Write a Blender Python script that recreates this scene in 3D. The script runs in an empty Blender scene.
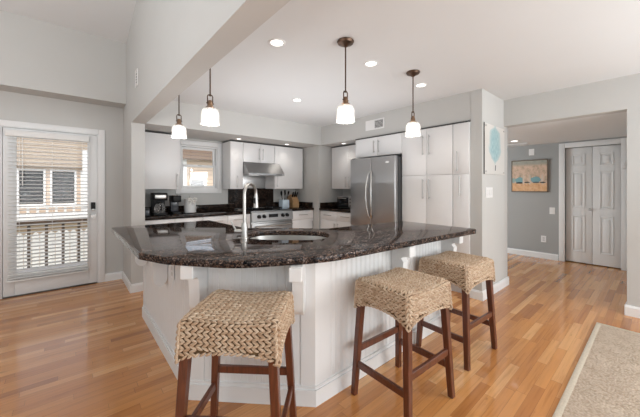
import bpy, bmesh, math, random
from mathutils import Vector, Matrix
random.seed(7)
C = bpy.context.scene.collection
PI = math.pi

# ------------------------------------------------------------------ camera
sc = bpy.context.scene
cam_d = bpy.data.cameras.new('camera')
cam = bpy.data.objects.new('camera', cam_d)
C.objects.link(cam)
cam_d.sensor_width = 36.0
cam_d.lens = 291.5 / 640 * 36.0
cam_d.shift_y = -21.0 / 640
cam_d.clip_start = 0.05
cam.location = (0, 0, 1.30)
cam.rotation_euler = (PI / 2, 0, -math.radians(40.6))
sc.camera = cam

# ------------------------------------------------------------------ world, sun, daylight, added fill lamps
sc.view_settings.view_transform = 'Standard'
sc.view_settings.look = 'None'
sc.view_settings.gamma = 1.0
sc.view_settings.use_curve_mapping = False
sc.view_settings.exposure = 0.56
world = bpy.data.worlds.new('sky')
sc.world = world
world.use_nodes = True
wn = world.node_tree
bg = wn.nodes['Background']
sky = wn.nodes.new('ShaderNodeTexSky')
sky.sky_type = 'NISHITA'
sky.sun_disc = False
sky.sun_elevation = math.radians(42)
sky.sun_rotation = math.radians(200)
hs = wn.nodes.new('ShaderNodeHueSaturation'); hs.inputs['Saturation'].default_value = .35
wn.links.new(sky.outputs['Color'], hs.inputs['Color']); wn.links.new(hs.outputs['Color'], bg.inputs['Color'])
bg.inputs['Strength'].default_value = 0.24

def sun_lamp(name, rot, energy, color, angle=1.0):
    d = bpy.data.lights.new(name, 'SUN'); d.energy = energy; d.color = color; d.angle = math.radians(angle)
    o = bpy.data.objects.new(name, d); C.objects.link(o); o.rotation_euler = rot
    return o
sun_lamp('sun', (math.radians(27), 0, math.radians(-25)), 1.9, (1, .94, .84))

def area(name, loc, target, sx, sy, power, color=(1, 1, 1)):
    d = bpy.data.lights.new(name, 'AREA'); d.shape = 'RECTANGLE'; d.size = sx; d.size_y = sy; d.energy = power; d.color = color
    o = bpy.data.objects.new(name, d); C.objects.link(o); o.location = loc
    o.rotation_euler = (Vector(target) - Vector(loc)).to_track_quat('-Z', 'Y').to_euler()
    return o
DAY = (.90, .96, 1.0)
area('daylight_rear', (-1.6, -3.85, 1.9), (-1.6, 0, 1.8), 3.6, 2.6, 50, DAY)
area('daylight_side', (-3.85, 1.0, 1.7), (0, 1.0, 1.6), 4.0, 2.3, 22, DAY)
area('daylight_dining', (4.2, -2.3, 1.35), (1.2, .2, 1.0), 1.1, 1.2, 42, (.97, .985, 1.0))
area('daylight_dining_rear', (2.6, -3.85, 1.3), (2.6, 0, 1.3), 3.0, 2.0, 62, DAY)
area('fill_hall', (4.65, 3.7, 1.2), (6.6, .9, 1.1), 1.4, 1.8, 44, (.86, .95, 1.0))  # added fill lamp that brightens the hall doors and wall
area('ceiling_fill', (2.3, -2.0, .8), (2.3, -2.0001, 3.0), 3.2, 2.6, 58, (.80, .92, 1.0))  # added upward lamp behind the camera, lightens the flat ceiling
area('ceiling_fill_kitchen', (2.2, 3.0, 1.36), (2.2, 2.9999, 3.0), 2.2, 1.8, 11, (.92, .96, 1.0))  # added lamp over the kitchen aisle, unseen from below, lightens the ceiling
area('ceiling_fill_vault', (-1.7, 1.6, 1.15), (-1.7, 1.5999, 3.0), 2.0, 2.2, 46, (.90, .96, 1.0))  # unseen fill lamp added to lighten the vaulted ceiling

# ------------------------------------------------------------------ materials
def mat(name, col=(.8, .8, .8), rough=.5, metal=0.0, nscale=None, namt=.06, bump=0.0, bscale=60, stretch=(1, 1, 1), coat=0.0, spec=None):
    m = bpy.data.materials.new(name); m.use_nodes = True
    nt = m.node_tree; p = nt.nodes['Principled BSDF']
    p.inputs['Base Color'].default_value = (*col, 1); p.inputs['Roughness'].default_value = rough
    p.inputs['Metallic'].default_value = metal
    if coat: p.inputs['Coat Weight'].default_value = coat; p.inputs['Coat Roughness'].default_value = .08
    if spec is not None: p.inputs['Specular IOR Level'].default_value = spec
    tc = nt.nodes.new('ShaderNodeTexCoord'); mp = nt.nodes.new('ShaderNodeMapping')
    mp.inputs['Scale'].default_value = stretch
    nt.links.new(tc.outputs['Object'], mp.inputs['Vector'])
    n = nt.nodes.new('ShaderNodeTexNoise'); n.inputs['Scale'].default_value = nscale or 6; n.inputs['Detail'].default_value = 4
    nt.links.new(mp.outputs['Vector'], n.inputs['Vector'])
    r = nt.nodes.new('ShaderNodeValToRGB')
    lo = tuple(max(0, c * (1 - namt)) for c in col); hi = tuple(min(1, c * (1 + namt)) for c in col)
    r.color_ramp.elements[0].position = .3; r.color_ramp.elements[1].position = .7
    r.color_ramp.elements[0].color = (*lo, 1); r.color_ramp.elements[1].color = (*hi, 1)
    nt.links.new(n.outputs['Fac'], r.inputs['Fac']); nt.links.new(r.outputs['Color'], p.inputs['Base Color'])
    if bump:
        n2 = nt.nodes.new('ShaderNodeTexNoise'); n2.inputs['Scale'].default_value = bscale; n2.inputs['Detail'].default_value = 3
        nt.links.new(mp.outputs['Vector'], n2.inputs['Vector'])
        b = nt.nodes.new('ShaderNodeBump'); b.inputs['Strength'].default_value = bump; b.inputs['Distance'].default_value = .01
        nt.links.new(n2.outputs['Fac'], b.inputs['Height']); nt.links.new(b.outputs['Normal'], p.inputs['Normal'])
    return m

def emis(name, col, strength):
    m = bpy.data.materials.new(name); m.use_nodes = True
    p = m.node_tree.nodes['Principled BSDF']
    p.inputs['Base Color'].default_value = (*col, 1)
    p.inputs['Emission Color'].default_value = (*col, 1); p.inputs['Emission Strength'].default_value = strength
    return m

class NT:
    def __init__(s, m): s.nt = m.node_tree; s.p = s.nt.nodes['Principled BSDF']
    def n(s, t, **k):
        x = s.nt.nodes.new(t)
        for a, b in k.items(): setattr(x, a, b)
        return x
    def put(s, v, sock):
        if hasattr(v, 'is_linked') or hasattr(v, 'links'): s.nt.links.new(v, sock)
        else: sock.default_value = v
    def math(s, op, a, b=0.0):
        x = s.n('ShaderNodeMath', operation=op); s.put(a, x.inputs[0]); s.put(b, x.inputs[1]); return x.outputs[0]
    def comb(s, a, b, c):
        x = s.n('ShaderNodeCombineXYZ')
        for i, v in enumerate((a, b, c)): s.put(v, x.inputs[i])
        return x.outputs[0]
    def ramp(s, f, stops, interp='LINEAR'):
        x = s.n('ShaderNodeValToRGB'); cr = x.color_ramp; cr.interpolation = interp
        while len(cr.elements) < len(stops): cr.elements.new(.5)
        for e, (pos, c) in zip(cr.elements, stops): e.position = pos; e.color = (*c, 1)
        s.put(f, x.inputs[0]); return x.outputs[0]
    def mix(s, f, a, b, mode='MIX'):
        x = s.n('ShaderNodeMix', data_type='RGBA', blend_type=mode)
        s.put(f, x.inputs[0])
        for v, i in ((a, 6), (b, 7)):
            s.put((*v, 1) if isinstance(v, tuple) else v, x.inputs[i])
        return x.outputs[2]

def floor_material():
    m = bpy.data.materials.new('oak_floor'); m.use_nodes = True; g = NT(m)
    pos = g.n('ShaderNodeNewGeometry').outputs['Position']
    sp = g.n('ShaderNodeSeparateXYZ'); g.nt.links.new(pos, sp.inputs[0])
    x, y = sp.outputs[0], sp.outputs[1]
    W = .060
    yr = g.math('DIVIDE', y, W); row = g.math('FLOOR', yr)
    w1 = g.n('ShaderNodeTexWhiteNoise', noise_dimensions='1D'); g.put(row, w1.inputs['W'])
    w2 = g.n('ShaderNodeTexWhiteNoise', noise_dimensions='1D'); g.put(g.math('ADD', row, 77.3), w2.inputs['W'])
    L = g.math('ADD', .42, g.math('MULTIPLY', w2.outputs['Value'], .55))
    xr = g.math('DIVIDE', g.math('ADD', x, g.math('MULTIPLY', w1.outputs['Value'], 9.0)), L)
    idx = g.math('FLOOR', xr)
    w3 = g.n('ShaderNodeTexWhiteNoise', noise_dimensions='2D'); g.put(g.comb(row, idx, 0.0), w3.inputs['Vector'])
    pid = w3.outputs['Value']
    base = g.ramp(pid, [(0, (.40, .155, .043)), (.15, (.51, .208, .060)), (.5, (.60, .262, .080)), (.8, (.66, .315, .110)), (1, (.76, .42, .18))])
    nz = g.n('ShaderNodeTexNoise'); nz.inputs['Scale'].default_value = 1.0; nz.inputs['Detail'].default_value = 6; nz.inputs['Roughness'].default_value = .6
    g.put(g.comb(g.math('ADD', g.math('MULTIPLY', x, 2.2), g.math('MULTIPLY', pid, 60.0)), g.math('MULTIPLY', y, 48.0), g.math('MULTIPLY', pid, 31.0)), nz.inputs['Vector'])
    grain = g.ramp(nz.outputs['Fac'], [(.28, (.74, .68, .62)), (.5, (.98, .97, .96)), (.75, (1.08, 1.06, 1.03))])
    col = g.mix(1.0, base, grain, 'MULTIPLY')
    nk = g.n('ShaderNodeTexNoise'); nk.inputs['Scale'].default_value = 1.0; nk.inputs['Detail'].default_value = 2
    g.put(g.comb(g.math('MULTIPLY', x, 7.0), g.math('MULTIPLY', y, 26.0), pid), nk.inputs['Vector'])
    knot = g.ramp(nk.outputs['Fac'], [(.70, (0, 0, 0)), (.78, (1, 1, 1))])
    col = g.mix(g.math('MULTIPLY', knot, .45), col, (.20, .085, .03))
    fy = g.math('FRACT', yr); fx = g.math('FRACT', xr)
    gap = g.math('MAXIMUM', g.math('LESS_THAN', fy, .022), g.math('LESS_THAN', fx, .0035))
    col = g.mix(g.math('MULTIPLY', gap, .55), col, (.12, .055, .025))
    g.nt.links.new(col, g.p.inputs['Base Color'])
    g.p.inputs['Roughness'].default_value = .27
    g.p.inputs['Coat Weight'].default_value = .55; g.p.inputs['Coat Roughness'].default_value = .07
    return m

def granite_material(name, stops, scale, rough=.06):
    m = bpy.data.materials.new(name); m.use_nodes = True; g = NT(m)
    tc = g.n('ShaderNodeTexCoord').outputs['Object']
    v = g.n('ShaderNodeTexVoronoi'); v.inputs['Scale'].default_value = scale; g.nt.links.new(tc, v.inputs['Vector'])
    sepc = g.n('ShaderNodeSeparateColor'); g.nt.links.new(v.outputs['Color'], sepc.inputs[0])
    c1 = g.ramp(sepc.outputs[0], stops)
    n = g.n('ShaderNodeTexNoise'); n.inputs['Scale'].default_value = scale * .16; n.inputs['Detail'].default_value = 6; g.nt.links.new(tc, n.inputs['Vector'])
    c2 = g.ramp(n.outputs['Fac'], [(.35, (.24, .25, .27)), (.65, (.84, .80, .77))])
    g.nt.links.new(g.mix(1.0, c1, c2, 'MULTIPLY'), g.p.inputs['Base Color'])
    g.p.inputs['Roughness'].default_value = rough
    g.p.inputs['Specular IOR Level'].default_value = .15
    return m

def steel_material(name, col=(.56, .56, .565), rough=.34, axis=2):
    m = bpy.data.materials.new(name); m.use_nodes = True; g = NT(m)
    tc = g.n('ShaderNodeTexCoord').outputs['Object']; mp = g.n('ShaderNodeMapping'); g.nt.links.new(tc, mp.inputs['Vector'])
    s = [160, 160, 160]; s[axis] = 2; mp.inputs['Scale'].default_value = s
    n = g.n('ShaderNodeTexNoise'); n.inputs['Scale'].default_value = 1; n.inputs['Detail'].default_value = 3; g.nt.links.new(mp.outputs[0], n.inputs['Vector'])
    g.put(g.math('ADD', rough - .06, g.math('MULTIPLY', n.outputs['Fac'], .12)), g.p.inputs['Roughness'])
    g.p.inputs['Base Color'].default_value = (*col, 1); g.p.inputs['Metallic'].default_value = 1
    return m

def straw_material():
    m = bpy.data.materials.new('woven_straw'); m.use_nodes = True; g = NT(m)
    geo = g.n('ShaderNodeNewGeometry')
    c = g.ramp(geo.outputs['Random Per Island'], [(0, (.42, .28, .175)), (.3, (.53, .375, .255)), (.7, (.60, .455, .325)), (1, (.68, .55, .42))])
    tc = g.n('ShaderNodeTexCoord').outputs['Object']
    n = g.n('ShaderNodeTexNoise'); n.inputs['Scale'].default_value = 260; g.nt.links.new(tc, n.inputs['Vector'])
    c2 = g.ramp(n.outputs['Fac'], [(.3, (.78, .75, .7)), (.7, (1.1, 1.1, 1.1))])
    g.nt.links.new(g.mix(1.0, c, c2, 'MULTIPLY'), g.p.inputs['Base Color'])
    g.p.inputs['Roughness'].default_value = .62
    return m

def rug_material():
    m = bpy.data.materials.new('rug_sisal'); m.use_nodes = True; g = NT(m)
    tc = g.n('ShaderNodeTexCoord').outputs['Object']
    v = g.n('ShaderNodeTexVoronoi'); v.inputs['Scale'].default_value = 75; g.nt.links.new(tc, v.inputs['Vector'])
    n = g.n('ShaderNodeTexNoise'); n.inputs['Scale'].default_value = 9; n.inputs['Detail'].default_value = 5; g.nt.links.new(tc, n.inputs['Vector'])
    f = g.math('ADD', g.math('MULTIPLY', v.outputs['Distance'], .55), g.math('MULTIPLY', n.outputs['Fac'], .6))
    g.nt.links.new(g.ramp(f, [(.3, (.66, .55, .44)), (.55, (.56, .45, .35)), (.85, (.42, .32, .23))]), g.p.inputs['Base Color'])
    g.p.inputs['Roughness'].default_value = .95
    b = g.n('ShaderNodeBump'); b.inputs['Strength'].default_value = .6; b.inputs['Distance'].default_value = .006; b.invert = True
    g.nt.links.new(v.outputs['Distance'], b.inputs['Height']); g.nt.links.new(b.outputs['Normal'], g.p.inputs['Normal'])
    return m

def siding_material(name, a, b, pitch):
    m = bpy.data.materials.new(name); m.use_nodes = True; g = NT(m)
    sp = g.n('ShaderNodeSeparateXYZ'); g.nt.links.new(g.n('ShaderNodeNewGeometry').outputs['Position'], sp.inputs[0])
    f = g.math('FRACT', g.math('DIVIDE', sp.outputs[2], pitch))
    g.nt.links.new(g.ramp(f, [(0, b), (.12, b), (.16, a), (1, a)]), g.p.inputs['Base Color'])
    g.p.inputs['Roughness'].default_value = .8
    return m

WALL = mat('wall_paint', (.555, .548, .528), .85, nscale=2.5, namt=.012, bump=.04, bscale=180)
CEIL = mat('ceiling_paint', (.70, .702, .70), .9, nscale=2, namt=.01, bump=.06, bscale=120)
GREY = mat('hall_wall_paint', (.37, .372, .365), .85, nscale=2.5, namt=.012, bump=.04, bscale=180)
TRIM = mat('trim_white', (.80, .80, .795), .4, namt=.01)
CAB = mat('cabinet_white', (.80, .79, .785), .32, namt=.01)
ISLE = mat('island_white', (.77, .77, .765), .42, namt=.01)
DARK = mat('dark_strip', (.05, .048, .045), .5)
FLOOR = floor_material()
GRAN = granite_material('granite_island', [(0, (.008, .009, .014)), (.38, (.020, .016, .017)), (.60, (.105, .064, .046)), (.85, (.23, .15, .11)), (1, (.38, .31, .28))], 150)
GRANB = granite_material('granite_dark', [(0, (.008, .008, .009)), (.5, (.022, .017, .014)), (.8, (.075, .045, .032)), (1, (.14, .10, .08))], 130, .09)
STEEL = steel_material('brushed_steel', (.47, .47, .475))
STEELH = steel_material('brushed_steel_level', (.42, .42, .42), .4, axis=0)
CHROME = mat('satin_nickel', (.52, .51, .49), .33, 1.0, namt=.02)
NICK = mat('handle_nickel', (.50, .49, .48), .3, 1.0, namt=.02)
BRONZE = mat('antique_bronze', (.12, .078, .055), .35, .9, namt=.15)
COPPER = mat('copper_brass', (.34, .225, .15), .3, 1.0, namt=.08)
BLACK = mat('black_plastic', (.012, .012, .013), .42, spec=.22)
GBLACK = mat('black_glass', (.01, .01, .011), .08)
FRIDGE_SIDE = mat('dark_grey_enamel', (.06, .06, .062), .45)
STRAW = straw_material()
STRAWD = mat('straw_gap_shade', (.17, .10, .045), .9, nscale=60, namt=.3)
WOOD = mat('mahogany_stain', (.112, .030, .012), .34, nscale=14, namt=.28, stretch=(6, 6, .7), coat=.3)
RUG = rug_material()
RUGB = mat('rug_binding', (.56, .49, .39), .9, nscale=90, namt=.08)
PLATE = mat('plate_white', (.82, .81, .80), .35, namt=.01)
GLASSM = bpy.data.materials.new('window_glass'); GLASSM.use_nodes = True
_g = NT(GLASSM)
_t = _g.n('ShaderNodeBsdfTransparent'); _gl = _g.n('ShaderNodeBsdfGlossy'); _gl.inputs['Roughness'].default_value = .02
_mx = _g.n('ShaderNodeMixShader'); _fr = _g.n('ShaderNodeFresnel'); _fr.inputs['IOR'].default_value = 1.45
_g.nt.links.new(_fr.outputs[0], _mx.inputs[0]); _g.nt.links.new(_t.outputs[0], _mx.inputs[1]); _g.nt.links.new(_gl.outputs[0], _mx.inputs[2])
_g.nt.links.new(_mx.outputs[0], _g.nt.nodes['Material Output'].inputs['Surface'])
SHADE = bpy.data.materials.new('prismatic_glass'); SHADE.use_nodes = True
_g = NT(SHADE)
_g.p.inputs['Base Color'].default_value = (.80, .80, .79, 1); _g.p.inputs['Roughness'].default_value = .12
_t = _g.n('ShaderNodeBsdfTransparent'); _mx = _g.n('ShaderNodeMixShader'); _lw = _g.n('ShaderNodeLayerWeight'); _lw.inputs['Blend'].default_value = .35
_g.put(_g.math('ADD', .30, _g.math('MULTIPLY', _lw.outputs['Facing'], .5)), _mx.inputs[0])
_g.nt.links.new(_t.outputs[0], _mx.inputs[1]); _g.nt.links.new(_g.p.outputs[0], _mx.inputs[2])
_g.nt.links.new(_mx.outputs[0], _g.nt.nodes['Material Output'].inputs['Surface'])
BULB = emis('bulb_glow', (1, .95, .88), 4.5)
DOWN = emis('downlight_glow', (1, .97, .92), 2.6)
SLAT = mat('blind_white', (.80, .79, .77), .45, namt=.01)
SLAT.node_tree.nodes['Principled BSDF'].inputs['Transmission Weight'].default_value = 0.0

# ------------------------------------------------------------------ mesh helpers
class MB:
    def __init__(s): s.bm = bmesh.new()
    def _bev(s, verts, bevel, seg=2):
        if bevel <= 0: return
        es = list({e for v in verts for e in v.link_edges})
        bmesh.ops.bevel(s.bm, geom=es, offset=bevel, segments=seg, profile=.5, affect='EDGES', clamp_overlap=True)
    def box(s, x0, x1, y0, y1, z0, z1, bevel=0, seg=2):
        r = bmesh.ops.create_cube(s.bm, size=1.0)['verts']
        for v in r:
            v.co = Vector(((x0 + x1) / 2 + v.co.x * (x1 - x0), (y0 + y1) / 2 + v.co.y * (y1 - y0), (z0 + z1) / 2 + v.co.z * (z1 - z0)))
        s._bev(r, bevel, seg); return s
    def bar(s, p0, p1, w, h=None, bevel=0, up=(0, 0, 1), w1=None, h1=None):
        """rectangular bar between two points; tapers to w1 x h1"""
        p0, p1 = Vector(p0), Vector(p1); h = h or w; w1 = w1 or w; h1 = h1 or h
        d = (p1 - p0).normalized(); u = Vector(up)
        if abs(d.dot(u)) > .95: u = Vector((0, 1, 0)) if abs(d.y) < .9 else Vector((1, 0, 0))
        a = d.cross(u).normalized(); b = a.cross(d).normalized()
        vs = []
        for p, ww, hh in ((p0, w, h), (p1, w1, h1)):
            for sa, sb in ((-1, -1), (1, -1), (1, 1), (-1, 1)):
                vs.append(s.bm.verts.new(p + a * sa * ww / 2 + b * sb * hh / 2))
        for f in ((3, 2, 1, 0), (4, 5, 6, 7), (0, 1, 5, 4), (1, 2, 6, 5), (2, 3, 7, 6), (3, 0, 4, 7)):
            s.bm.faces.new([vs[i] for i in f])
        s._bev(vs, bevel, 1); return s
    def tube(s, pts, r, seg=12, cap=True):
        pts = [Vector(p) for p in pts]; n = len(pts)
        rs = r if isinstance(r, (list, tuple)) else [r] * n
        rings = []; prev = None
        for i, p in enumerate(pts):
            d = (pts[min(i + 1, n - 1)] - pts[max(i - 1, 0)]).normalized()
            if prev is None:
                u = Vector((0, 0, 1)) if abs(d.z) < .9 else Vector((1, 0, 0))
                a = d.cross(u).normalized()
            else:
                a = (prev - d * prev.dot(d)).normalized()
            prev = a; b = d.cross(a)
            rings.append([s.bm.verts.new(p + (a * math.cos(2 * PI * k / seg) + b * math.sin(2 * PI * k / seg)) * rs[i]) for k in range(seg)])
        for i in range(n - 1):
            for k in range(seg):
                s.bm.faces.new((rings[i][k], rings[i][(k + 1) % seg], rings[i + 1][(k + 1) % seg], rings[i + 1][k]))
        if cap:
            s.bm.faces.new(rings[0][::-1]); s.bm.faces.new(rings[-1])
        return s
    def lathe(s, prof, c, seg=32, wave=0.0, nw=0):
        """prof: list of (r, z) around vertical axis at c"""
        c = Vector(c); rings = []
        for r, z in prof:
            if r < 1e-5: rings.append([s.bm.verts.new(c + Vector((0, 0, z)))]); continue
            ring = []
            for k in range(seg):
                t = 2 * PI * k / seg; rr = r * (1 + (wave * math.cos(nw * t) if nw else 0))
                ring.append(s.bm.verts.new(c + Vector((rr * math.cos(t), rr * math.sin(t), z))))
            rings.append(ring)
        for A, B in zip(rings, rings[1:]):
            if len(A) == 1 and len(B) == 1: continue
            for k in range(seg):
                if len(A) == 1: s.bm.faces.new((A[0], B[k], B[(k + 1) % seg]))
                elif len(B) == 1: s.bm.faces.new((A[k], A[(k + 1) % seg], B[0]))
                else: s.bm.faces.new((A[k], A[(k + 1) % seg], B[(k + 1) % seg], B[k]))
        return s
    def extrude(s, pts, vec):
        """closed polygon of 3-D points swept by vec"""
        pts = [Vector(p) for p in pts]; vec = Vector(vec)
        a = [s.bm.verts.new(p) for p in pts]; b = [s.bm.verts.new(p + vec) for p in pts]
        n = len(pts)
        s.bm.faces.new(a); s.bm.faces.new(b[::-1])
        for i in range(n): s.bm.faces.new((a[i], b[i], b[(i + 1) % n], a[(i + 1) % n]))
        return s
    def prism(s, poly, z0, z1): return s.extrude([(x, y, z0) for x, y in poly], (0, 0, z1 - z0))
    def slab_hole(s, outer, hole, z0, z1, bevel=.006):
        es = []; rim = []
        for loop in (outer, hole) if hole else (outer,):
            vs = [s.bm.verts.new((x, y, z1)) for x, y in loop]
            for i in range(len(vs)): es.append(s.bm.edges.new((vs[i], vs[(i + 1) % len(vs)])))
        rim = list(es)
        f = [g for g in bmesh.ops.triangle_fill(s.bm, use_beauty=True, use_dissolve=False, edges=es)['geom'] if isinstance(g, bmesh.types.BMFace)]
        ext = bmesh.ops.extrude_face_region(s.bm, geom=f)
        for g in ext['geom']:
            if isinstance(g, bmesh.types.BMVert): g.co.z = z0
        bmesh.ops.recalc_face_normals(s.bm, faces=s.bm.faces)
        if bevel:
            bmesh.ops.bevel(s.bm, geom=[e for e in rim if e.is_valid], offset=bevel, segments=3, profile=.5, affect='EDGES')
        return s

def part(name, mb, m, parent=None, smooth=True, angle=32):
    bm = mb.bm
    bmesh.ops.recalc_face_normals(bm, faces=bm.faces)
    me = bpy.data.meshes.new(name); bm.to_mesh(me); bm.free()
    for mm in (m if isinstance(m, (list, tuple)) else (m,)): me.materials.append(mm)
    if smooth:
        for p in me.polygons: p.use_smooth = True
        me.set_sharp_from_angle(angle=math.radians(angle))
    o = bpy.data.objects.new(name, me); C.objects.link(o)
    if parent is not None: adopt(o, parent)
    return o

def wmat(o):
    M = Matrix.LocRotScale(o.location, o.rotation_euler, None)
    return (wmat(o.parent) @ o.matrix_parent_inverse @ M) if o.parent else M
def adopt(o, parent):
    o.parent = parent; o.matrix_parent_inverse = wmat(parent).inverted()

def tag(o, label, cat, group=None, kind=None):
    o['label'] = label; o['category'] = cat
    if group: o['group'] = group
    if kind: o['kind'] = kind
    return o
def thing(name, label, cat, loc, group=None, kind=None, rz=0):
    o = bpy.data.objects.new(name, None); C.objects.link(o); o.location = loc; o.rotation_euler = (0, 0, rz)
    o.empty_display_size = .1
    return tag(o, label, cat, group, kind)
def struct(name, mb, m, label, cat, smooth=False):
    return tag(part(name, mb, m, None, smooth), label, cat, None, 'structure')
def dup(root, loc, rz=None, label=None):
    r = root.copy(); C.objects.link(r); r.location = loc
    if rz is not None: r.rotation_euler = (0, 0, rz)
    if label: r['label'] = label
    for ch in list(root.children):
        c = ch.copy(); C.objects.link(c); c.parent = r; c.matrix_parent_inverse = ch.matrix_parent_inverse.copy()
        for g in list(ch.children):
            d = g.copy(); C.objects.link(d); d.parent = c; d.matrix_parent_inverse = g.matrix_parent_inverse.copy()
    return r

# ------------------------------------------------------------------ the setting
YB = 5.0          # back wall plane
struct('floor', MB().box(-4.1, 7.0, -4.1, 5.15, -.08, 0), FLOOR, 'honey oak plank floor running through kitchen, living area and hall', 'floor')
w = MB()
w.box(-4.1, -.62, YB, YB + .15, 0, 2.5); w.box(-.62, .31, YB, YB + .15, 2.045, 2.5)
w.box(.31, 1.334, YB, YB + .15, 0, 2.5); w.box(1.945, 4.40, YB, YB + .15, 0, 2.5)
w.box(1.334, 1.945, YB, YB + .15, 0, 1.268); w.box(1.334, 1.945, YB, YB + .15, 1.99, 2.5)
struct('wall_back', w, WALL, 'greige outer wall with patio door and kitchen window', 'wall')
struct('wall_back_upper', MB().extrude([(-4.1, 4.70, 2.43), (-4.1, YB + .15, 2.43), (-4.1, YB + .15, 3.30), (-4.1, 4.70, 3.30)], (4.675, 0, 0)), WALL, 'projecting upper wall above the patio door', 'wall')
def vz(y): return 3.245 + .25 * (4.7 - y) if y > .3 else 4.345 - .25 * (.3 - y)
struct('ceiling_vault', MB().extrude([(-4.1, 4.9, vz(4.9)), (-4.1, .3, vz(.3)), (-4.1, -4.1, vz(-4.1)), (-4.1, -4.1, vz(-4.1) + .1), (-4.1, .3, vz(.3) + .1), (-4.1, 4.9, vz(4.9) + .1)], (4.8, 0, 0)), CEIL, 'white vaulted ceiling sloping up from above the patio door', 'ceiling')
# one plane: post beside the patio door, beam and tall wall above it
struct('wall_partition', MB().extrude([(.575, YB, 0), (.575, 4.25, 0), (.575, 4.25, 2.105), (.575, -4.0, 2.105), (.575, -4.0, vz(-4.0) + .05), (.575, .3, vz(.3) + .05), (.575, 4.75, vz(4.75) + .05), (.575, YB, 3.3)], (.145, 0, 0)), WALL, 'tall wall and dropped beam between vaulted room and kitchen', 'wall')
struct('ceiling', MB().box(.72, 4.48, -4.1, YB + .1, 2.44, 2.54), CEIL, 'flat white kitchen ceiling with recessed lights', 'ceiling')
struct('wall_bulkhead', MB().prism([(.72, 4.17), (3.6, 4.17), (3.6, 1.46), (4.25, 1.46), (4.25, YB), (.72, YB)], 2.10, 2.44), WALL, 'greige bulkhead over the kitchen cabinets', 'wall')
struct('wall_kitchen_corner', MB().box(3.59, 4.25, 4.23, YB, 0, 2.10), WALL, 'boxed-out wall corner between the two kitchen runs', 'wall')
struct('wall_kitchen_right', MB().box(4.25, 4.40, 1.46, YB, 0, 2.5), WALL, 'wall behind the refrigerator and pantry cabinets', 'wall')
struct('wall_pillar', MB().box(3.6, 4.455, 1.333, 1.463, 0, 2.44), WALL, 'short greige wall end that carries the feather picture', 'wall')
struct('wall_header', MB().box(4.31, 4.455, .22, 1.333, 2.10, 2.44), WALL, 'header above the hall opening', 'wall')
struct('wall_right', MB().box(4.31, 4.455, -4.1, .22, 0, 2.44), WALL, 'right-hand wall beside the hall opening', 'wall')
struct('wall_left', MB().box(-4.2, -4.1, -4.1, YB + .15, 0, 3.6), WALL, 'far side wall of the vaulted room, outside the picture', 'wall')
struct('wall_rear', MB().box(-4.2, 4.48, -4.2, -4.1, 0, 3.4), WALL, 'wall behind the viewer, outside the picture', 'wall')
# hall
struct('wall_hall_far', MB().box(6.6, 6.75, 1.17, 4.2, 0, 2.10).box(6.6, 6.75, .18, .33, 0, 2.1).box(6.6, 6.75, .33, 1.17, 1.995, 2.1).box(6.72, 6.75, .33, 1.17, 0, 1.995), GREY, 'cool grey hall wall with the sailboat picture', 'wall')
struct('wall_hall_side', MB().box(4.455, 6.75, .10, .22, 0, 2.10), WALL, 'near side wall of the hall', 'wall')
struct('wall_hall_end', MB().box(4.40, 6.75, 4.2, 4.3, 0, 2.10), GREY, 'far end wall of the hall', 'wall')
struct('ceiling_hall', MB().box(4.455, 6.75, .10, 4.3, 2.10, 2.20), CEIL, 'low hall ceiling', 'ceiling')

BH, BT = .105, .016
def baseboard(name, segs, label):
    m = MB()
    for (x0, y0), (x1, y1), (nx, ny) in segs:
        d = Vector((x1 - x0, y1 - y0, 0)); n = Vector((nx, ny, 0)).normalized()
        prof = [(0, 0), (BT, 0), (BT, BH - .02), (BT * .55, BH - .006), (BT * .45, BH), (0, BH)]
        m.extrude([Vector((x0, y0, 0)) + n * a + Vector((0, 0, z)) for a, z in prof], d)
    return struct(name, m, TRIM, label, 'baseboard')
baseboard('baseboard_back', [((.365, YB), (.575, YB), (0, -1))], 'white baseboard right of the patio door')
baseboard('baseboard_partition', [((.575, 4.25 - BT), (.575, YB), (-1, 0)), ((.575, 4.25), (.72, 4.25), (0, -1))], 'white baseboard round the post under the beam')
baseboard('baseboard_pillar', [((3.6 - BT, 1.333), (4.455 + BT, 1.333), (0, -1)), ((3.6, 1.333), (3.6, 1.464), (-1, 0)), ((4.455, 1.317), (4.455, 1.46), (1, 0))], 'white baseboard round the wall under the feather picture')
baseboard('baseboard_right', [((4.31, -4.1), (4.31, .22 + BT), (-1, 0)), ((4.31, .22), (4.455, .22), (0, 1))], 'white baseboard right of the hall opening')
baseboard('baseboard_hall', [((6.6, 1.18), (6.6, 4.2), (-1, 0))], 'white baseboard on the grey hall wall')

# ---- trim around patio door, kitchen window
def frame_boxes(m, x0, x1, z0, z1, wd, y0, y1, bottom=True, bev=.004):
    m.box(x0, x0 + wd, y0, y1, z0, z1, bev); m.box(x1 - wd, x1, y0, y1, z0, z1, bev)
    m.box(x0 + wd, x1 - wd, y0, y1, z1 - wd, z1, bev)
    if bottom: m.box(x0 + wd, x1 - wd, y0, y1, z0, z0 + wd, bev)
    return m
struct('trim_1', frame_boxes(MB(), -.69, .365, 0, 2.09, .068, YB - .018, YB, False), TRIM, 'white casing round the patio door', 'door casing', True)
d1 = thing('door_1', 'white patio door with one full-height glass pane', 'door', (-.155, YB + .02, 0), None, 'structure')
part('door_jamb', frame_boxes(MB(), -.622, .30, 0, 2.03, .018, YB - .004, YB + .13, False, .002), TRIM, d1)
m = MB(); m.box(-.600, -.50, YB + .005, YB + .05, .012, 2.008, .003); m.box(.19, .280, YB + .005, YB + .05, .012, 2.008, .003)
m.box(-.50, .19, YB + .005, YB + .05, .012, .235, .003); m.box(-.50, .19, YB + .005, YB + .05, 1.915, 2.008, .003)
frame_boxes(m, -.515, .205, .22, 1.93, .03, YB - .004, YB + .008, True, .003)
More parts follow.
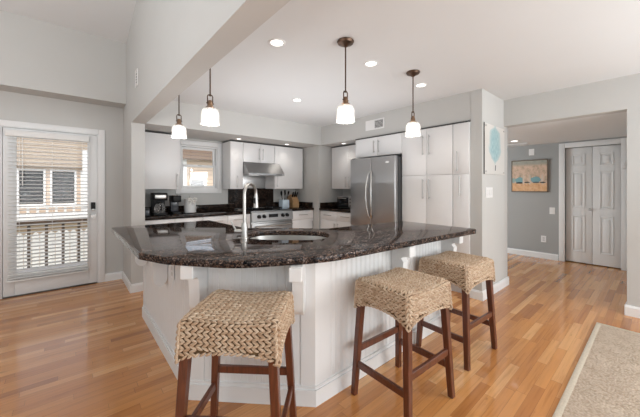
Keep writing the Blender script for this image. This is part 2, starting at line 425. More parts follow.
part('door_stile_frame', m, TRIM, d1)
part('pane', MB().box(-.495, .185, YB + .024, YB + .030, .24, 1.91), GLASSM, d1, False)
part('threshold', MB().box(-.60, .28, YB - .02, YB + .12, 0, .011, .003), mat('bronze_threshold', (.10, .08, .065), .4, .6), d1)
m = MB()
m.box(.212, .262, YB - .016, YB + .006, 1.005, 1.10, .008)
dk = part('deadbolt_keypad', m, BLACK, d1)
part('thumb_turn', MB().box(.222, .252, YB - .026, YB - .014, .985, 1.012, .004), CHROME, dk)
m = MB()
for r0, y0, y1 in ((.030, .002, .012), (.012, .010, .045), (.031, .038, .072)):
    m.tube([(.237, YB + .006 - y0, .915), (.237, YB + .006 - y1, .915)], r0, 20)
part('door_knob', m, NICK, d1)

# blinds hanging on the door
bl = thing('window_blind', 'white horizontal slat blind covering the patio door glass', 'blind', (-.17, YB - .035, .19))
part('headrail', MB().box(-.576, .192, YB - .066, YB - .006, 1.905, 1.975, .006), SLAT, bl)
part('bottom_rail', MB().box(-.562, .187, YB - .055, YB - .015, .185, .205, .005), SLAT, bl)
m = MB(); z = .228
while z < 1.90:
    m.extrude([(-.552, YB - .058, z - .004), (-.552, YB - .035, z + .0035), (-.552, YB - .012, z + .004), (-.552, YB - .012, z + .001), (-.552, YB - .035, z + .0005), (-.552, YB - .058, z - .007)], (.732, 0, 0))
    z += .0445
part('slats', m, SLAT, bl, False)
m = MB()
for x in (-.46, -.17, .12):
    for yy in (YB - .056, YB - .013): m.tube([(x, yy, .2), (x, yy, 1.91)], .0012, 5)
part('ladder_cord', m, SLAT, bl, False)
part('tilt_wand', MB().tube([(-.43, YB - .07, 1.90), (-.43, YB - .07, 1.32)], .004, 8), SLAT, bl)

# kitchen window
struct('trim_2', frame_boxes(MB(), 1.268, 2.008, 1.203, 2.065, .070, YB - .02, YB, True), TRIM, 'white casing round the kitchen window', 'window casing', True)
w1 = thing('window_1', 'white double-hung kitchen window above the counter', 'window', (1.65, YB + .03, 1.28), None, 'structure')
part('window_frame', frame_boxes(MB(), 1.336, 1.943, 1.270, 1.988, .022, YB - .004, YB + .14, True, .002), TRIM, w1)
s1 = part('upper_sash', frame_boxes(MB(), 1.358, 1.92, 1.64, 1.965, .035, YB + .062, YB + .09, True, .003), TRIM, w1)
part('pane', MB().box(1.39, 1.89, YB + .074, YB + .078, 1.67, 1.935), GLASSM, s1, False)
s2 = part('lower_sash', frame_boxes(MB(), 1.358, 1.92, 1.295, 1.678, .036, YB + .03, YB + .058, True, .003), TRIM, w1)
part('pane', MB().box(1.39, 1.89, YB + .042, YB + .046, 1.33, 1.645), GLASSM, s2, False)
part('sash_lock', MB().box(1.62, 1.68, YB + .022, YB + .034, 1.664, 1.676, .003), NICK, s2)

# hall double door
struct('trim_3', MB().box(6.582, 6.6, 1.085, 1.17, 0, 2.075, .004).box(6.582, 6.6, .33, .40, 0, 2.075, .004).box(6.582, 6.6, .40, 1.085, 1.99, 2.075, .004), TRIM, 'white casing round the hall closet doors', 'door casing', True)
d2 = thing('door_2', 'pair of white panelled closet doors in the hall', 'door', (6.66, .74, 0), None, 'structure')
for y0, y1 in ((.743, 1.083), (.40, .737)):
    m = MB(); m.box(6.64, 6.675, y0, y1, .015, 1.985, .002)
    part_d = part('door_leaf', m, TRIM, d2)
    for z0, z1 in ((1.67, 1.87), (.95, 1.57), (.20, .82)):
        p = MB(); a, b = y0 + .085, y1 - .085
        for (q0, q1, r0, r1) in ((a, b, z1 - .018, z1), (a, b, z0, z0 + .018), (a, a + .018, z0, z1), (b - .018, b, z0, z1)):
            p.box(6.630, 6.642, q0, q1, r0, r1, .005, 2)
        p.box(6.632, 6.642, a + .045, b - .045, z0 + .045, z1 - .045, .007, 2)
        part('raised_panel', p, TRIM, part_d)
m = MB(); m.tube([(6.64, .765, .93), (6.615, .765, .93)], .008, 12); m.tube([(6.62, .765, .93), (6.612, .765, .93), (6.598, .765, .93)], [.012, .02, .014], 16)
part('door_knob', m, CHROME, d2)

# ------------------------------------------------------------------ island
IP = [(.565, 3.40), (.565, 1.885), (1.11, 1.34), (2.75, 1.34), (2.75, 1.92), (1.83, 1.97), (1.23, 2.57), (1.23, 3.40)]
isl = thing('kitchen_island', 'white beadboard kitchen island with angled corner under the granite worktop', 'island', (1.2, 2.0, 0))
def wall_panel(m, p0, p1, z0, z1, t=.02, beads=None):
    """upright panel whose outer face runs p0 -> p1 (outside on the left-hand... right side), optional bead grooves"""
    p0, p1 = Vector((*p0, 0)), Vector((*p1, 0)); d = (p1 - p0); L = d.length; d.normalize(); n = Vector((d.y, -d.x, 0))
    pts = []
    if beads:
        k = max(1, round(L / beads)); pitch = L / k
        for i in range(k):
            b = i * pitch
            for a, o in ((0, -.0035), (.0035, -.0005), (pitch - .0125, -.0005), (pitch - .010, -.003), (pitch - .0075, 0), (pitch - .0035, 0), (pitch - .001, -.003)):
                pts.append(p0 + d * (b + a) + n * o)
        pts.append(p1 - n * .0035)
    else: pts = [p0, p1]
    pts += [p1 - n * t, p0 - n * t]
    m.extrude([p + Vector((0, 0, z0)) for p in pts], (0, 0, z1 - z0))
ISZ = .868
m = MB()
n = len(IP)
def lerp(a, b, t): return (a[0] + (b[0] - a[0]) * t, a[1] + (b[1] - a[1]) * t)
def edge_beads(m, a, b, l, r):
    L = math.dist(a, b)
    wall_panel(m, lerp(a, b, l / L), lerp(a, b, 1 - r / L), .11, ISZ, .02, .048)
edge_beads(m, IP[0], IP[1], .09, .085); edge_beads(m, IP[1], IP[2], .085, .085); edge_beads(m, IP[2], IP[3], .085, .09)
part('beadboard_panel', m, ISLE, isl, True, 20)
m = MB()
for i in range(3, 8): wall_panel(m, IP[i], IP[(i + 1) % 8], .0, ISZ)
part('cabinet_back', m, ISLE, isl, False)
def strip(m, a, b, s0, s1, off, z0, z1, t=.02):
    """board on edge a->b between distances s0,s1 standing off the face"""
    A, B = Vector((*a, 0)), Vector((*b, 0)); d = (B - A).normalized(); nn = Vector((d.y, -d.x, 0))
    P = [A + d * s0 - nn * t, A + d * s1 - nn * t, A + d * s1 + nn * off, A + d * s0 + nn * off]
    m.extrude([p + Vector((0, 0, z0)) for p in P], (0, 0, z1 - z0))
E_ = [(IP[0], IP[1]), (IP[1], IP[2]), (IP[2], IP[3])]
for k, (a, b) in enumerate(E_):
    L = math.dist(a, b)
    tn = .004 * math.tan(math.radians(22.5))
    for s0, s1 in ((0 if k == 0 else -tn, .085), (L - .085, L + (0 if k == 2 else tn))):
        m = MB(); strip(m, a, b, s0, s1, .004, .11, ISZ)
        part('corner_board', m, ISLE, isl, False)
m = MB()
for k, (a, b) in enumerate(E_):
    L = math.dist(a, b); tn = .015 * math.tan(math.radians(22.5))
    s0, s1 = (-.0 if k == 0 else -tn), L + (.0 if k == 2 else tn)
    strip(m, a, b, s0, s1, .015, 0, .095)
    tn = .008 * math.tan(math.radians(22.5))
    strip(m, a, b, (0 if k == 0 else -tn), L + (0 if k == 2 else tn), .008, .095, .115)
part('base_moulding', m, ISLE, isl, False)
def corbel(p, nrm, arm=.20):
    """bracket on the face at p with outward normal nrm"""
    nrm = Vector((*nrm, 0)).normalized(); s = Vector((-nrm.y, nrm.x, 0)); P = Vector((*p, 0)); hw = .031
    prof = [(0, ISZ), (arm, ISZ), (arm, ISZ - .075), (arm - .055, ISZ - .078), (arm - .075, ISZ - .095), (.105, ISZ - .12), (.098, ISZ - .20)]
    for k in range(0, 10):
        t = PI * k / 9; prof.append((.049 + .049 * math.cos(t), .62 - .055 * math.sin(t)))
    m = MB()
    m.extrude([P - s * hw + nrm * a + Vector((0, 0, z)) for a, z in prof], s * 2 * hw)
    m2 = MB(); m2.bm = m.bm
    m2.bm.verts.ensure_lookup_table()
    A = P + nrm * (arm - .028) + Vector((0, 0, ISZ - .0379))
    m2.bar(A - s * .036, A + s * .036, .061, .0755, .004)
    return part('corbel', m, ISLE, isl, True, 25)
for y in (3.19, 2.46): corbel((.561, y), (-1, 0))
q = 1 / math.sqrt(2)
for t in (.10, .885):
    a = lerp(IP[1], IP[2], t); corbel((a[0] - .004 * q, a[1] - .004 * q), (-1, -1), .185)
corbel((1.895, 1.336), (0, -1), .16)
corbel((2.70, 1.336), (0, -1), .16)

def smooth_loop(pts, radii, seg=8):
    out = []; n = len(pts)
    for i, p in enumerate(pts):
        r = radii[i]; P = Vector(p); A = Vector(pts[i - 1]); B = Vector(pts[(i + 1) % n])
        if r <= 0: out.append(p); continue
        u = (A - P).normalized(); v = (B - P).normalized(); ang = u.angle(v); t = min(r / math.tan(ang / 2), (A - P).length * .49, (B - P).length * .49)
        s, e = P + u * t, P + v * t
        for k in range(seg + 1):
            f = k / seg; out.append(tuple((1 - f) ** 2 * s + 2 * f * (1 - f) * P + f * f * e))
    return out
outer = smooth_loop([(.302, 3.50), (.312, 2.03), (.40, 1.80), (.66, 1.455), (1.12, 1.235), (2.92, 1.115), (2.945, 1.97), (1.86, 2.06), (1.285, 2.60), (1.262, 3.50)],
                    [.05, .08, .3, .5, .8, .06, .05, .06, .06, .03])
SC = Vector((1.36, 1.99)); du = Vector((q, -q)); dv = Vector((q, q))
def sup(a, b, n=3.0, N=48):
    r = []
    for k in range(N):
        t = 2 * PI * k / N; c, s_ = math.cos(t), math.sin(t)
        x = a * math.copysign(abs(c) ** (2 / n), c); y = b * math.copysign(abs(s_) ** (2 / n), s_)
        r.append(SC + du * x + dv * y)
    return r
wt = part('granite_worktop', MB().slab_hole(outer, [tuple(p) for p in sup(.335, .225)], .870, .910, .007), GRAN)
tag(wt, 'dark speckled polished granite worktop curving over the white island', 'worktop')
snk = thing('sink', 'stainless undermount sink bowl let into the island worktop', 'sink', (SC.x, SC.y, .69))
m = MB(); rings = []
for sc_, z in ((1.03, .869), (.995, .869), (.985, .85), (.95, .75), (.88, .70), (.5, .690), (.08, .688)):
    rings.append([m.bm.verts.new((*p, z)) for p in sup(.335 * sc_, .225 * sc_)])
for A, B in zip(rings, rings[1:]):
    for k in range(48): m.bm.faces.new((A[k], A[(k + 1) % 48], B[(k + 1) % 48], B[k]))
m.bm.faces.new(rings[-1])
part('basin', m, CHROME, snk)
part('drain', MB().lathe([(0, .004), (.02, .004), (.035, .006), (.042, .002), (.042, 0)], (SC.x, SC.y, .688), 24), NICK, snk)

fb = Vector((1.013, 2.07, .91))
fa = thing('faucet', 'tall satin gooseneck pull-down faucet beside the island sink', 'faucet', fb)
part('base_body', MB().lathe([(.031, 0), (.031, .008), (.025, .014), (.024, .09), (.021, .12), (.0, .12)], fb, 28), CHROME, fa)
sd = Vector((.165, .10, 0)); sdn = sd.normalized(); R = .085
pts = [fb + Vector((0, 0, .11)), fb + Vector((0, 0, .2)), fb + Vector((0, 0, .335))]
for k in range(1, 13):
    t = PI * k / 12; pts.append(fb + Vector((0, 0, .335)) + sdn * (R - R * math.cos(t)) + Vector((0, 0, R * math.sin(t))))
part('gooseneck', MB().tube(pts, .0125, 16), CHROME, fa)
e = pts[-1]
sh = part('spray_head', MB().tube([e + Vector((0, 0, .005)), e - Vector((0, 0, .02)), e - Vector((0, 0, .085)), e - Vector((0, 0, .11))], [.0135, .016, .020, .021], 18), CHROME, fa)
part('spray_button', MB().tube([e - sdn * .012 - Vector((0, 0, .03)) + Vector((-.012, -.012, 0)), e - sdn * .012 - Vector((0, 0, .075)) + Vector((-.014, -.014, 0))], .006, 10), BLACK, sh)
ld = Vector((-.80, .62, 0)).normalized()
hv = part('lever_handle', MB().tube([fb + Vector((0, 0, .055)), fb + ld * .05 + Vector((0, 0, .055)), fb + ld * .075 + Vector((0, 0, .058))], [.018, .018, .012], 16), CHROME, fa)
part('lever', MB().tube([fb + ld * .062 + Vector((0, 0, .06)), fb + ld * .085 + Vector((0, 0, .10)), fb + ld * .10 + Vector((0, 0, .135))], [.008, .006, .005], 10), CHROME, hv)

# ------------------------------------------------------------------ fitted kitchen
class Run:
    """u along the run, d forward of the front plane, z up"""
    def __init__(s, axis, front): s.axis, s.front = axis, front
    def pt(s, u, d, z): return (u, s.front - d, z) if s.axis == 'y' else (s.front - d, u, z)
    def box(s, m, u0, u1, d0, d1, z0, z1, bev=0):
        a = s.pt(u0, d0, z0); b = s.pt(u1, d1, z1)
        return m.box(min(a[0], b[0]), max(a[0], b[0]), min(a[1], b[1]), max(a[1], b[1]), z0, z1, bev)
def pull(run, parent, u, z, ln, vert=True, d0=.02):
    m = MB(); d1 = d0 + .03
    if vert:
        m.tube([run.pt(u, d1, z - ln / 2), run.pt(u, d1, z + ln / 2)], .006, 10)
        for zz in (z - ln / 2 + .02, z + ln / 2 - .02): m.tube([run.pt(u, d0 - .001, zz), run.pt(u, d1, zz)], .0045, 8)
    else:
        m.tube([run.pt(u - ln / 2, d1, z), run.pt(u + ln / 2, d1, z)], .006, 10)
        for uu in (u - ln / 2 + .02, u + ln / 2 - .02): m.tube([run.pt(uu, d0 - .001, z), run.pt(uu, d1, z)], .0045, 8)
    part('handle', m, NICK, parent)
def cabinet(name, label, run, u0, u1, z0, z1, depth, fronts, group, cat='cabinet', toe=False, reveal=True):
    """fronts: (kind, u0, u1, z0, z1, handle) with handle = (u, z, length, vertical) or None"""
    t = thing(name, label, cat, run.pt((u0 + u1) / 2, -depth / 2, z0), group)
    m = MB()
    run.box(m, u0, u1, -depth, 0, z0 + (.1 if toe else 0), z1, .001)
    if toe: run.box(m, u0, u1, -depth, -.06, z0, z0 + .1)
    part('body', m, CAB, t, False)
    if reveal:
        part('top_strip', run.box(MB(), u0, u1, -depth + .01, .030, z1, z1 + .011), DARK, t, False)  # thin dark strip along the cabinet top
    for kind, a, b, c, d, h in fronts:
        f = part(kind, run.box(MB(), a + .0022, b - .0022, .001, .020, c + .0022, d - .0022, .002), CAB, t)
        if h: pull(run, f, *h)
    return t
RY = Run('y', 4.67); RB = Run('y', 4.40); RX = Run('x', 3.60); RU = Run('x', 3.92)
G1 = 'white wall cabinets'; G2 = 'white base cabinets'; G3 = 'tall pantry cabinets'
zt = 2.075; zb = 1.275
cabinet('wall_cabinet', 'white wall cabinet left of the window above the coffee maker', RY, .722, 1.238, zb, zt, .328, [('door', .722, 1.238, zb, zt, (1.20, 1.40, .20, True))], G1)
cabinet('wall_cabinet', 'narrow white wall cabinet between the window and the range hood', RY, 2.022, 2.25, zb, zt, .328, [('door', 2.022, 2.25, zb, zt, (2.14, 1.40, .20, True))], G1)
cabinet('wall_cabinet', 'short white wall cabinet above the range hood', RY, 2.252, 2.876, 1.74, zt, .328, [('door', 2.252, 2.585, 1.74, zt, (2.55, 1.89, .20, True)), ('door', 2.585, 2.876, 1.74, zt, (2.625, 1.89, .20, True))], G1)
cabinet('wall_cabinet', 'white wall cabinet right of the range hood above the utensil crock', RY, 2.878, 3.53, zb, zt, .328, [('door', 2.878, 3.53, zb, zt, (2.93, 1.44, .26, True))], G1)
cabinet('wall_cabinet', 'white wall cabinet between wall corner and refrigerator above toaster oven', RU, 3.305, 4.20, zb, zt, .328, [('door', 3.755, 4.20, zb, zt, (3.80, 1.40, .20, True)), ('door', 3.305, 3.755, zb, zt, (3.71, 1.40, .20, True))], G1)
cabinet('wall_cabinet', 'white two-door cabinet above the refrigerator', RX, 2.39, 3.275, 1.785, 2.080, .648, [('door', 2.39, 2.83, 1.785, 2.080, (2.79, 1.93, .19, True)), ('door', 2.83, 3.275, 1.785, 2.080, (2.88, 1.93, .19, True))], G1)
PT = 2.080; PM = 1.462
cabinet('pantry_cabinet', 'wide four-door white pantry cabinet right of the refrigerator', RX, 1.664, 2.388, 0, PT, .648,
        [('door', 2.016, 2.388, PM, PT, (2.055, 1.86, .26, True)), ('door', 1.664, 2.016, PM, PT, (1.965, 1.86, .26, True)),
         ('door', 2.016, 2.388, .105, PM, (2.055, 1.28, .26, True)), ('door', 1.664, 2.016, .105, PM, (1.965, 1.28, .26, True))], G3, toe=True)
cabinet('pantry_cabinet', 'narrow two-door white pantry cabinet beside the wall with the feather picture', RX, 1.465, 1.662, 0, PT, .648,
        [('door', 1.465, 1.662, PM, PT, (1.60, 1.62, .24, True)), ('door', 1.465, 1.662, .105, PM, (1.57, 1.32, .24, True))], G3, toe=True)
# base cabinets
def drawer_base(label, run, u0, u1, depth, cols):
    fr = []; wd = (u1 - u0) / cols
    for k in range(cols):
        a, b = u0 + k * wd, u0 + (k + 1) * wd
        fr.append(('drawer', a, b, .70, .865, ((a + b) / 2, .79, min(.2, wd * .55), False)))
        hu = b - .04 if k % 2 == 0 else a + .04
        fr.append(('door', a, b, .105, .70, (hu, .58, .16, True)))
    return cabinet('base_cabinet', label, run, u0, u1, 0, .868, depth, fr, G2, toe=True, reveal=False)
drawer_base('white base cabinet under the coffee maker counter', RB, .722, 1.485, .598, 2)
drawer_base('white base cabinet below the kitchen window left of the range', RB, 1.487, 2.245, .598, 2)
drawer_base('white base cabinet right of the range below the utensil crock', RB, 3.065, 3.585, .598, 1)
RX2 = Run('x', 3.64)
drawer_base('white base cabinet left of the refrigerator below the toaster oven', RX2, 3.31, 4.215, .608, 2)
def worktop(label, m, back):
    t = thing('countertop', label, 'countertop', (0, 0, .87), 'dark granite countertops along the walls')
    t.location = (m[0], m[2], .87)
    part('slab', MB().box(*m, .869, .909, .005), GRANB, t)
    for b, lb in back:
        tag(part('backsplash_strip', MB().box(*b, .9095, 1.01, .003), GRANB), lb, 'backsplash', 'low dark granite backsplashes')
worktop('dark granite countertop left of the range under the kitchen window', (.722, 2.248, 4.36, 4.999), [((.722, 2.248, 4.978, 4.998), 'low granite backsplash under the kitchen window')])
worktop('short dark granite countertop right of the range', (3.062, 3.587, 4.36, 4.999), [((3.062, 3.566, 4.978, 4.998), 'low granite backsplash behind the blue utensil crock'), ((3.567, 3.587, 4.40, 4.998), 'short granite backsplash against the boxed wall corner right of the range')])
worktop('dark granite countertop left of the refrigerator', (3.60, 4.249, 3.305, 4.227), [((4.228, 4.248, 3.305, 4.205), 'low granite backsplash behind the toaster oven'), ((3.62, 4.248, 4.207, 4.227), 'short granite backsplash on the wall corner left of the toaster oven')])
sp = part('splash_panel', MB().extrude([(2.13, 4.983, 1.012), (2.252, 4.983, 1.012), (2.252, 4.983, .92), (3.058, 4.983, .92), (3.058, 4.983, 1.285), (2.13, 4.983, 1.285)], (0, .016, 0)), GRANB, None, False)
tag(sp, 'dark granite splash panel on the wall behind the range', 'splash panel')
sp = part('steel_wall_panel', MB().box(2.256, 2.874, 4.985, 4.999, 1.29, 1.55, .002), steel_material('brushed_wall_panel', (.62, .62, .62), .4, 0))
tag(sp, 'plain brushed steel wall panel between hood and splash panel', 'wall panel')

# range
RG = Run('y', 4.36)
rg = thing('gas_range', 'stainless slide-in range with black knobs below the hood', 'range', (2.655, 4.68, 0))
RA, RE = 2.25, 3.06
part('body', RG.box(MB(), RA, RE, -.63, 0, .05, .905, .002), STEELH, rg)
part('cooktop', RG.box(MB(), RA, RE, -.60, .012, .905, .917, .004), GBLACK, rg)
m = MB()
m.extrude([(RA, 4.36, .72), (RA, 4.315, .735), (RA, 4.335, .885), (RA, 4.36, .895)], (RE - RA, 0, 0))
cp = part('control_panel', m, STEELH, rg)
part('display', MB().bar((2.56, 4.317, .82), (2.74, 4.317, .82), .012, .055, .003), GBLACK, cp)
for x in (2.375, 2.47, 2.84, 2.93):
    m = MB(); m.tube([(x, 4.330, .815), (x, 4.318, .813)], .034, 20); m.tube([(x, 4.32, .813), (x, 4.285, .808)], [.028, .023], 20)
    part('knob', m, BLACK, cp)
od = part('oven_door', RG.box(MB(), RA + .005, RE - .005, .001, .03, .22, .70, .004), STEELH, rg)
part('door_glass', RG.box(MB(), RA + .12, RE - .12, .030, .034, .33, .58, .002), GBLACK, od)
m = MB(); m.tube([(RA + .04, 4.275, .655), (RE - .04, 4.275, .655)], .013, 14)
for x in (RA + .07, RE - .07): m.tube([(x, 4.331, .655), (x, 4.275, .655)], .009, 10)
part('handle', m, CHROME, od)
part('drawer', RG.box(MB(), RA + .005, RE - .005, .001, .025, .06, .21, .004), STEELH, rg)
for x in (2.45, 2.86):
    for y in (4.53, 4.81):
        m = MB(); m.lathe([(0, .012), (.03, .012), (.036, .0), (.036, -.002)], (x, y, .918), 20)
        for ang in (0, PI / 2):
            c, s_ = math.cos(ang), math.sin(ang)
            m.bar((x - .09 * c, y - .09 * s_, .940), (x + .09 * c, y + .09 * s_, .940), .012, .012, .002)
        for k in range(4):
            c, s_ = math.cos(k * PI / 2), math.sin(k * PI / 2); m.bar((x + .085 * c, y + .085 * s_, .917), (x + .085 * c, y + .085 * s_, .94), .012, .012)
        part('burner', m, BLACK, rg)
# hood
hd = thing('range_hood', 'slanted stainless range hood under the short wall cabinet', 'range hood', (2.6, 4.75, 1.52))
part('canopy', MB().extrude([(2.256, 4.995, 1.738), (2.256, 4.63, 1.738), (2.256, 4.46, 1.545), (2.256, 4.46, 1.515), (2.256, 4.995, 1.515)], (.712, 0, 0)), steel_material('hood_steel', (.36, .36, .365), .48, 0), hd)
part('filter', MB().box(2.30, 2.96, 4.52, 4.93, 1.508, 1.516, .001), NICK, hd)
m = MB()
for k in range(4): m.box(2.80 + k * .03, 2.818 + k * .03, 4.456, 4.462, 1.524, 1.536, .001)
part('switch', m, BLACK, hd)

# refrigerator
fr = thing('refrigerator', 'stainless french-door refrigerator beside the pantry cabinets', 'refrigerator', (3.8, 2.82, 0))
FY0, FY1, FZ = 2.402, 3.262, 1.752
part('body', MB().box(3.52, 4.20, FY0, FY1, .03, 1.74, .004), FRIDGE_SIDE, fr)
part('hinge_cover', MB().box(3.47, 3.60, FY0 + .01, FY0 + .07, 1.74, 1.765, .006), BLACK, fr)
part('hinge_cover', MB().box(3.47, 3.60, FY1 - .07, FY1 - .01, 1.74, 1.765, .006), BLACK, fr)
def fr_door(y0, y1, z0, z1, hy):
    d = part('door', MB().box(3.437, 3.512, y0, y1, z0, z1, .012, 3), STEEL, fr)
    pts = []
    for k in range(17):
        t = k / 16; bow = math.sin(PI * t) ** .6
        side = (1 if hy > (y0 + y1) / 2 else -1)
        pts.append((3.432 - .055 * bow, hy - side * .035 * bow + side * .02, .84 + .70 * t))
    part('handle', MB().tube(pts, .0125, 12), CHROME, d)
    return d
mid = 2.838
fd = fr_door(FY0 + .003, mid - .003, .70, FZ, mid - .035)
fr_door(mid + .003, FY1 - .003, .70, FZ, mid + .035)
m = MB(); m.tube([(3.438, 2.535, 1.665), (3.434, 2.535, 1.665)], .014, 20)
for v in m.bm.verts: v.co.y = 2.535 + (v.co.y - 2.535) * 2.3
part('badge', m, PLATE, fd)
fz = part('freezer_drawer', MB().box(3.437, 3.512, FY0 + .003, FY1 - .003, .06, .694, .012, 3), STEEL, fr)
part('handle', MB().tube([(3.40, FY0 + .1, .63), (3.40, FY1 - .1, .63)], .0125, 12).tube([(3.44, FY0 + .12, .63), (3.40, FY0 + .12, .63)], .009, 8).tube([(3.44, FY1 - .12, .63), (3.40, FY1 - .12, .63)], .009, 8), CHROME, fz)
part('foot_grille', MB().box(3.53, 4.15, FY0 + .02, FY1 - .02, 0, .035), BLACK, fr, False)

# ------------------------------------------------------------------ small things on the counters
CT = .909
cm = thing('coffee_maker', 'black drip coffee maker with glass carafe on the left counter', 'coffee maker', (.975, 4.68, CT))
part('base', MB().box(.88, 1.06, 4.58, 4.80, CT, CT + .03, .008), BLACK, cm)
part('tower', MB().box(.885, 1.055, 4.72, 4.80, CT + .03, CT + .30, .008), BLACK, cm)
part('brew_head', MB().box(.88, 1.06, 4.58, 4.80, CT + .205, CT + .315, .012), BLACK, cm)
part('trim_band', MB().box(.90, 1.04, 4.574, 4.582, CT + .235, CT + .285, .002), CHROME, cm)
cg = bpy.data.materials.new('carafe_glass'); cg.use_nodes = True
_p = cg.node_tree.nodes['Principled BSDF']; _p.inputs['Transmission Weight'].default_value = .85; _p.inputs['Roughness'].default_value = .03; _p.inputs['Base Color'].default_value = (.75, .72, .70, 1)
cf = part('carafe', MB().lathe([(0, .0), (.058, 0), (.068, .02), (.070, .07), (.055, .115), (.045, .135)], (.97, 4.645, CT + .033), 28), cg, cm)
part('carafe_handle', MB().tube([(.97, 4.59, CT + .15), (.97, 4.555, CT + .14), (.97, 4.55, CT + .08), (.97, 4.575, CT + .06)], .009, 10), BLACK, cf)
part('carafe_lid', MB().lathe([(.047, .0), (.047, .012), (.02, .02), (0, .02)], (.97, 4.645, CT + .165), 24), BLACK, cf)
pm = thing('pod_coffee_machine', 'slim black pod coffee machine beside the drip coffee maker', 'coffee machine', (1.19, 4.70, CT))
part('base', MB().box(1.13, 1.245, 4.57, 4.82, CT, CT + .03, .008), BLACK, pm)
part('water_tank', MB().box(1.135, 1.24, 4.71, 4.82, CT + .03, CT + .24, .01), mat('smoke_plastic', (.05, .052, .06), .2), pm)
part('brew_head', MB().box(1.13, 1.245, 4.575, 4.82, CT + .175, CT + .275, .016), BLACK, pm)
part('lever', MB().tube([(1.145, 4.60, CT + .265), (1.1875, 4.585, CT + .285), (1.23, 4.60, CT + .265)], .007, 8), NICK, pm)
cn = thing('canister', 'tall white canister with a cloth bow on the counter below window', 'canister', (1.40, 4.70, CT))
part('base_plate', MB().lathe([(0, 0), (.092, 0), (.095, .004), (.092, .01), (0, .01)], (1.40, 4.70, CT), 32), BLACK, cn)
part('body', MB().lathe([(0, .01), (.080, .01), (.083, .016), (.083, .215), (.078, .222), (0, .222)], (1.40, 4.70, CT), 36), PLATE, cn)
m = MB(); bc = Vector((1.40, 4.60, CT + .20))
for sx in (-1, 1):
    m.tube([bc, bc + Vector((sx * .03, -.012, .03)), bc + Vector((sx * .058, -.008, .022)), bc + Vector((sx * .056, -.006, -.012)), bc + Vector((sx * .02, -.01, -.008)), bc], [.006, .014, .016, .014, .010, .006], 8)
    m.tube([bc, bc + Vector((sx * .02, -.01, -.03)), bc + Vector((sx * .034, -.004, -.06))], [.006, .012, .014], 8)
m.lathe([(0, .012), (.010, .008), (.012, 0), (.010, -.008), (0, -.012)], bc - Vector((0, .008, 0)), 12)
part('bow', m, mat('linen_cloth', (.72, .70, .66), .9), cn)
part('lid_knob', MB().lathe([(.01, .222), (.006, .235), (.014, .245), (.010, .256), (0, .258)], (1.40, 4.70, CT), 16), NICK, cn)
tb = thing('small_gadget', 'small dark counter gadget next to the post at the counter end', 'gadget', (.785, 4.48, CT))
part('body', MB().box(.745, .815, 4.45, 4.53, CT, CT + .11, .01), BLACK, tb)
part('panel', MB().box(.757, .803, 4.446, 4.451, CT + .02, CT + .085, .002), mat('slate_blue_panel', (.05, .06, .075), .25), tb)
sr = thing('spoon_rest', 'small steel spoon rest on the counter left of the range', 'spoon rest', (2.12, 4.50, CT))
part('dish', MB().lathe([(0, .004), (.045, .004), (.06, .022), (.063, .022), (.05, 0), (0, 0)], (2.12, 4.50, CT), 28), CHROME, sr)

cr = thing('utensil_crock', 'pale blue square crock of black cooking utensils right of the range', 'utensil crock', (3.16, 4.76, CT))
part('pot', MB().box(3.085, 3.235, 4.69, 4.702, CT, CT + .155, .004).box(3.085, 3.235, 4.818, 4.83, CT, CT + .155, .004).box(3.085, 3.097, 4.70, 4.82, CT, CT + .155, .004).box(3.223, 3.235, 4.70, 4.82, CT, CT + .155, .004).box(3.09, 3.23, 4.695, 4.825, CT, CT + .01), mat('pale_blue_glaze', (.60, .70, .78), .3), cr)
UL = ['black cooking utensil leaning furthest left in the blue crock', 'black cooking utensil second from left in the blue crock', 'black cooking utensil upright in the middle of the blue crock', 'black cooking utensil second from right in the blue crock', 'black cooking utensil leaning furthest right in the blue crock']
for k in range(5):
    o_ = k - 2; yy = 4.745 + .03 * (k % 2)
    a, b = Vector((3.16 + .010 * o_, yy, CT + .012)), Vector((3.16 + .037 * o_, yy + (.012 if k % 2 else -.012), CT + .235 + .018 * (k % 3))); d = (b - a).normalized()
    m = MB().tube([a, b], .005, 8)
    m.tube([b - d * .005, b + d * .012, b + d * .04, b + d * .062, b + d * .075], [.006, .014, .018, .016, .006], 12)
    tag(part('utensil', m, BLACK, None), UL[k], 'utensil', 'black utensils in the crock')
kb = thing('knife_block', 'light wood knife block with dark handles beside the blue crock', 'knife block', (3.39, 4.78, CT))
m = MB(); m.extrude([(3.32, 4.68, CT), (3.32, 4.86, CT), (3.32, 4.88, CT + .20), (3.32, 4.78, CT + .25), (3.32, 4.68, CT + .12)], (.14, 0, 0))
part('block', m, mat('maple_block', (.46, .27, .13), .5, nscale=10, namt=.2, stretch=(1, 1, 8)), kb)
for k in range(5):
    x = 3.34 + .025 * k
    part('knife_handle', MB().bar((x, 4.755 + .012 * (k % 2), CT + .19), (x + .004 * (k - 2), 4.70 + .02 * (k % 2), CT + .29 + .012 * (k % 3)), .016, .024, .004), BLACK, kb)
to = thing('toaster_oven', 'small black and steel toaster oven on the counter left of refrigerator', 'toaster oven', (3.98, 3.80, CT))
part('casing', MB().box(3.83, 4.16, 3.55, 3.97, CT + .015, CT + .225, .01), STEELH, to)
gd = part('glass_door', MB().box(3.818, 3.832, 3.68, 3.962, CT + .03, CT + .215, .003), GBLACK, to)
part('handle', MB().tube([(3.80, 3.71, CT + .195), (3.80, 3.93, CT + .195)], .007, 10).tube([(3.82, 3.72, CT + .195), (3.80, 3.72, CT + .195)], .005, 8).tube([(3.82, 3.92, CT + .195), (3.80, 3.92, CT + .195)], .005, 8), CHROME, gd)
for z in (.06, .12, .18): part('knob', MB().tube([(3.831, 3.615, CT + z), (3.81, 3.615, CT + z)], .016, 16), BLACK, to)
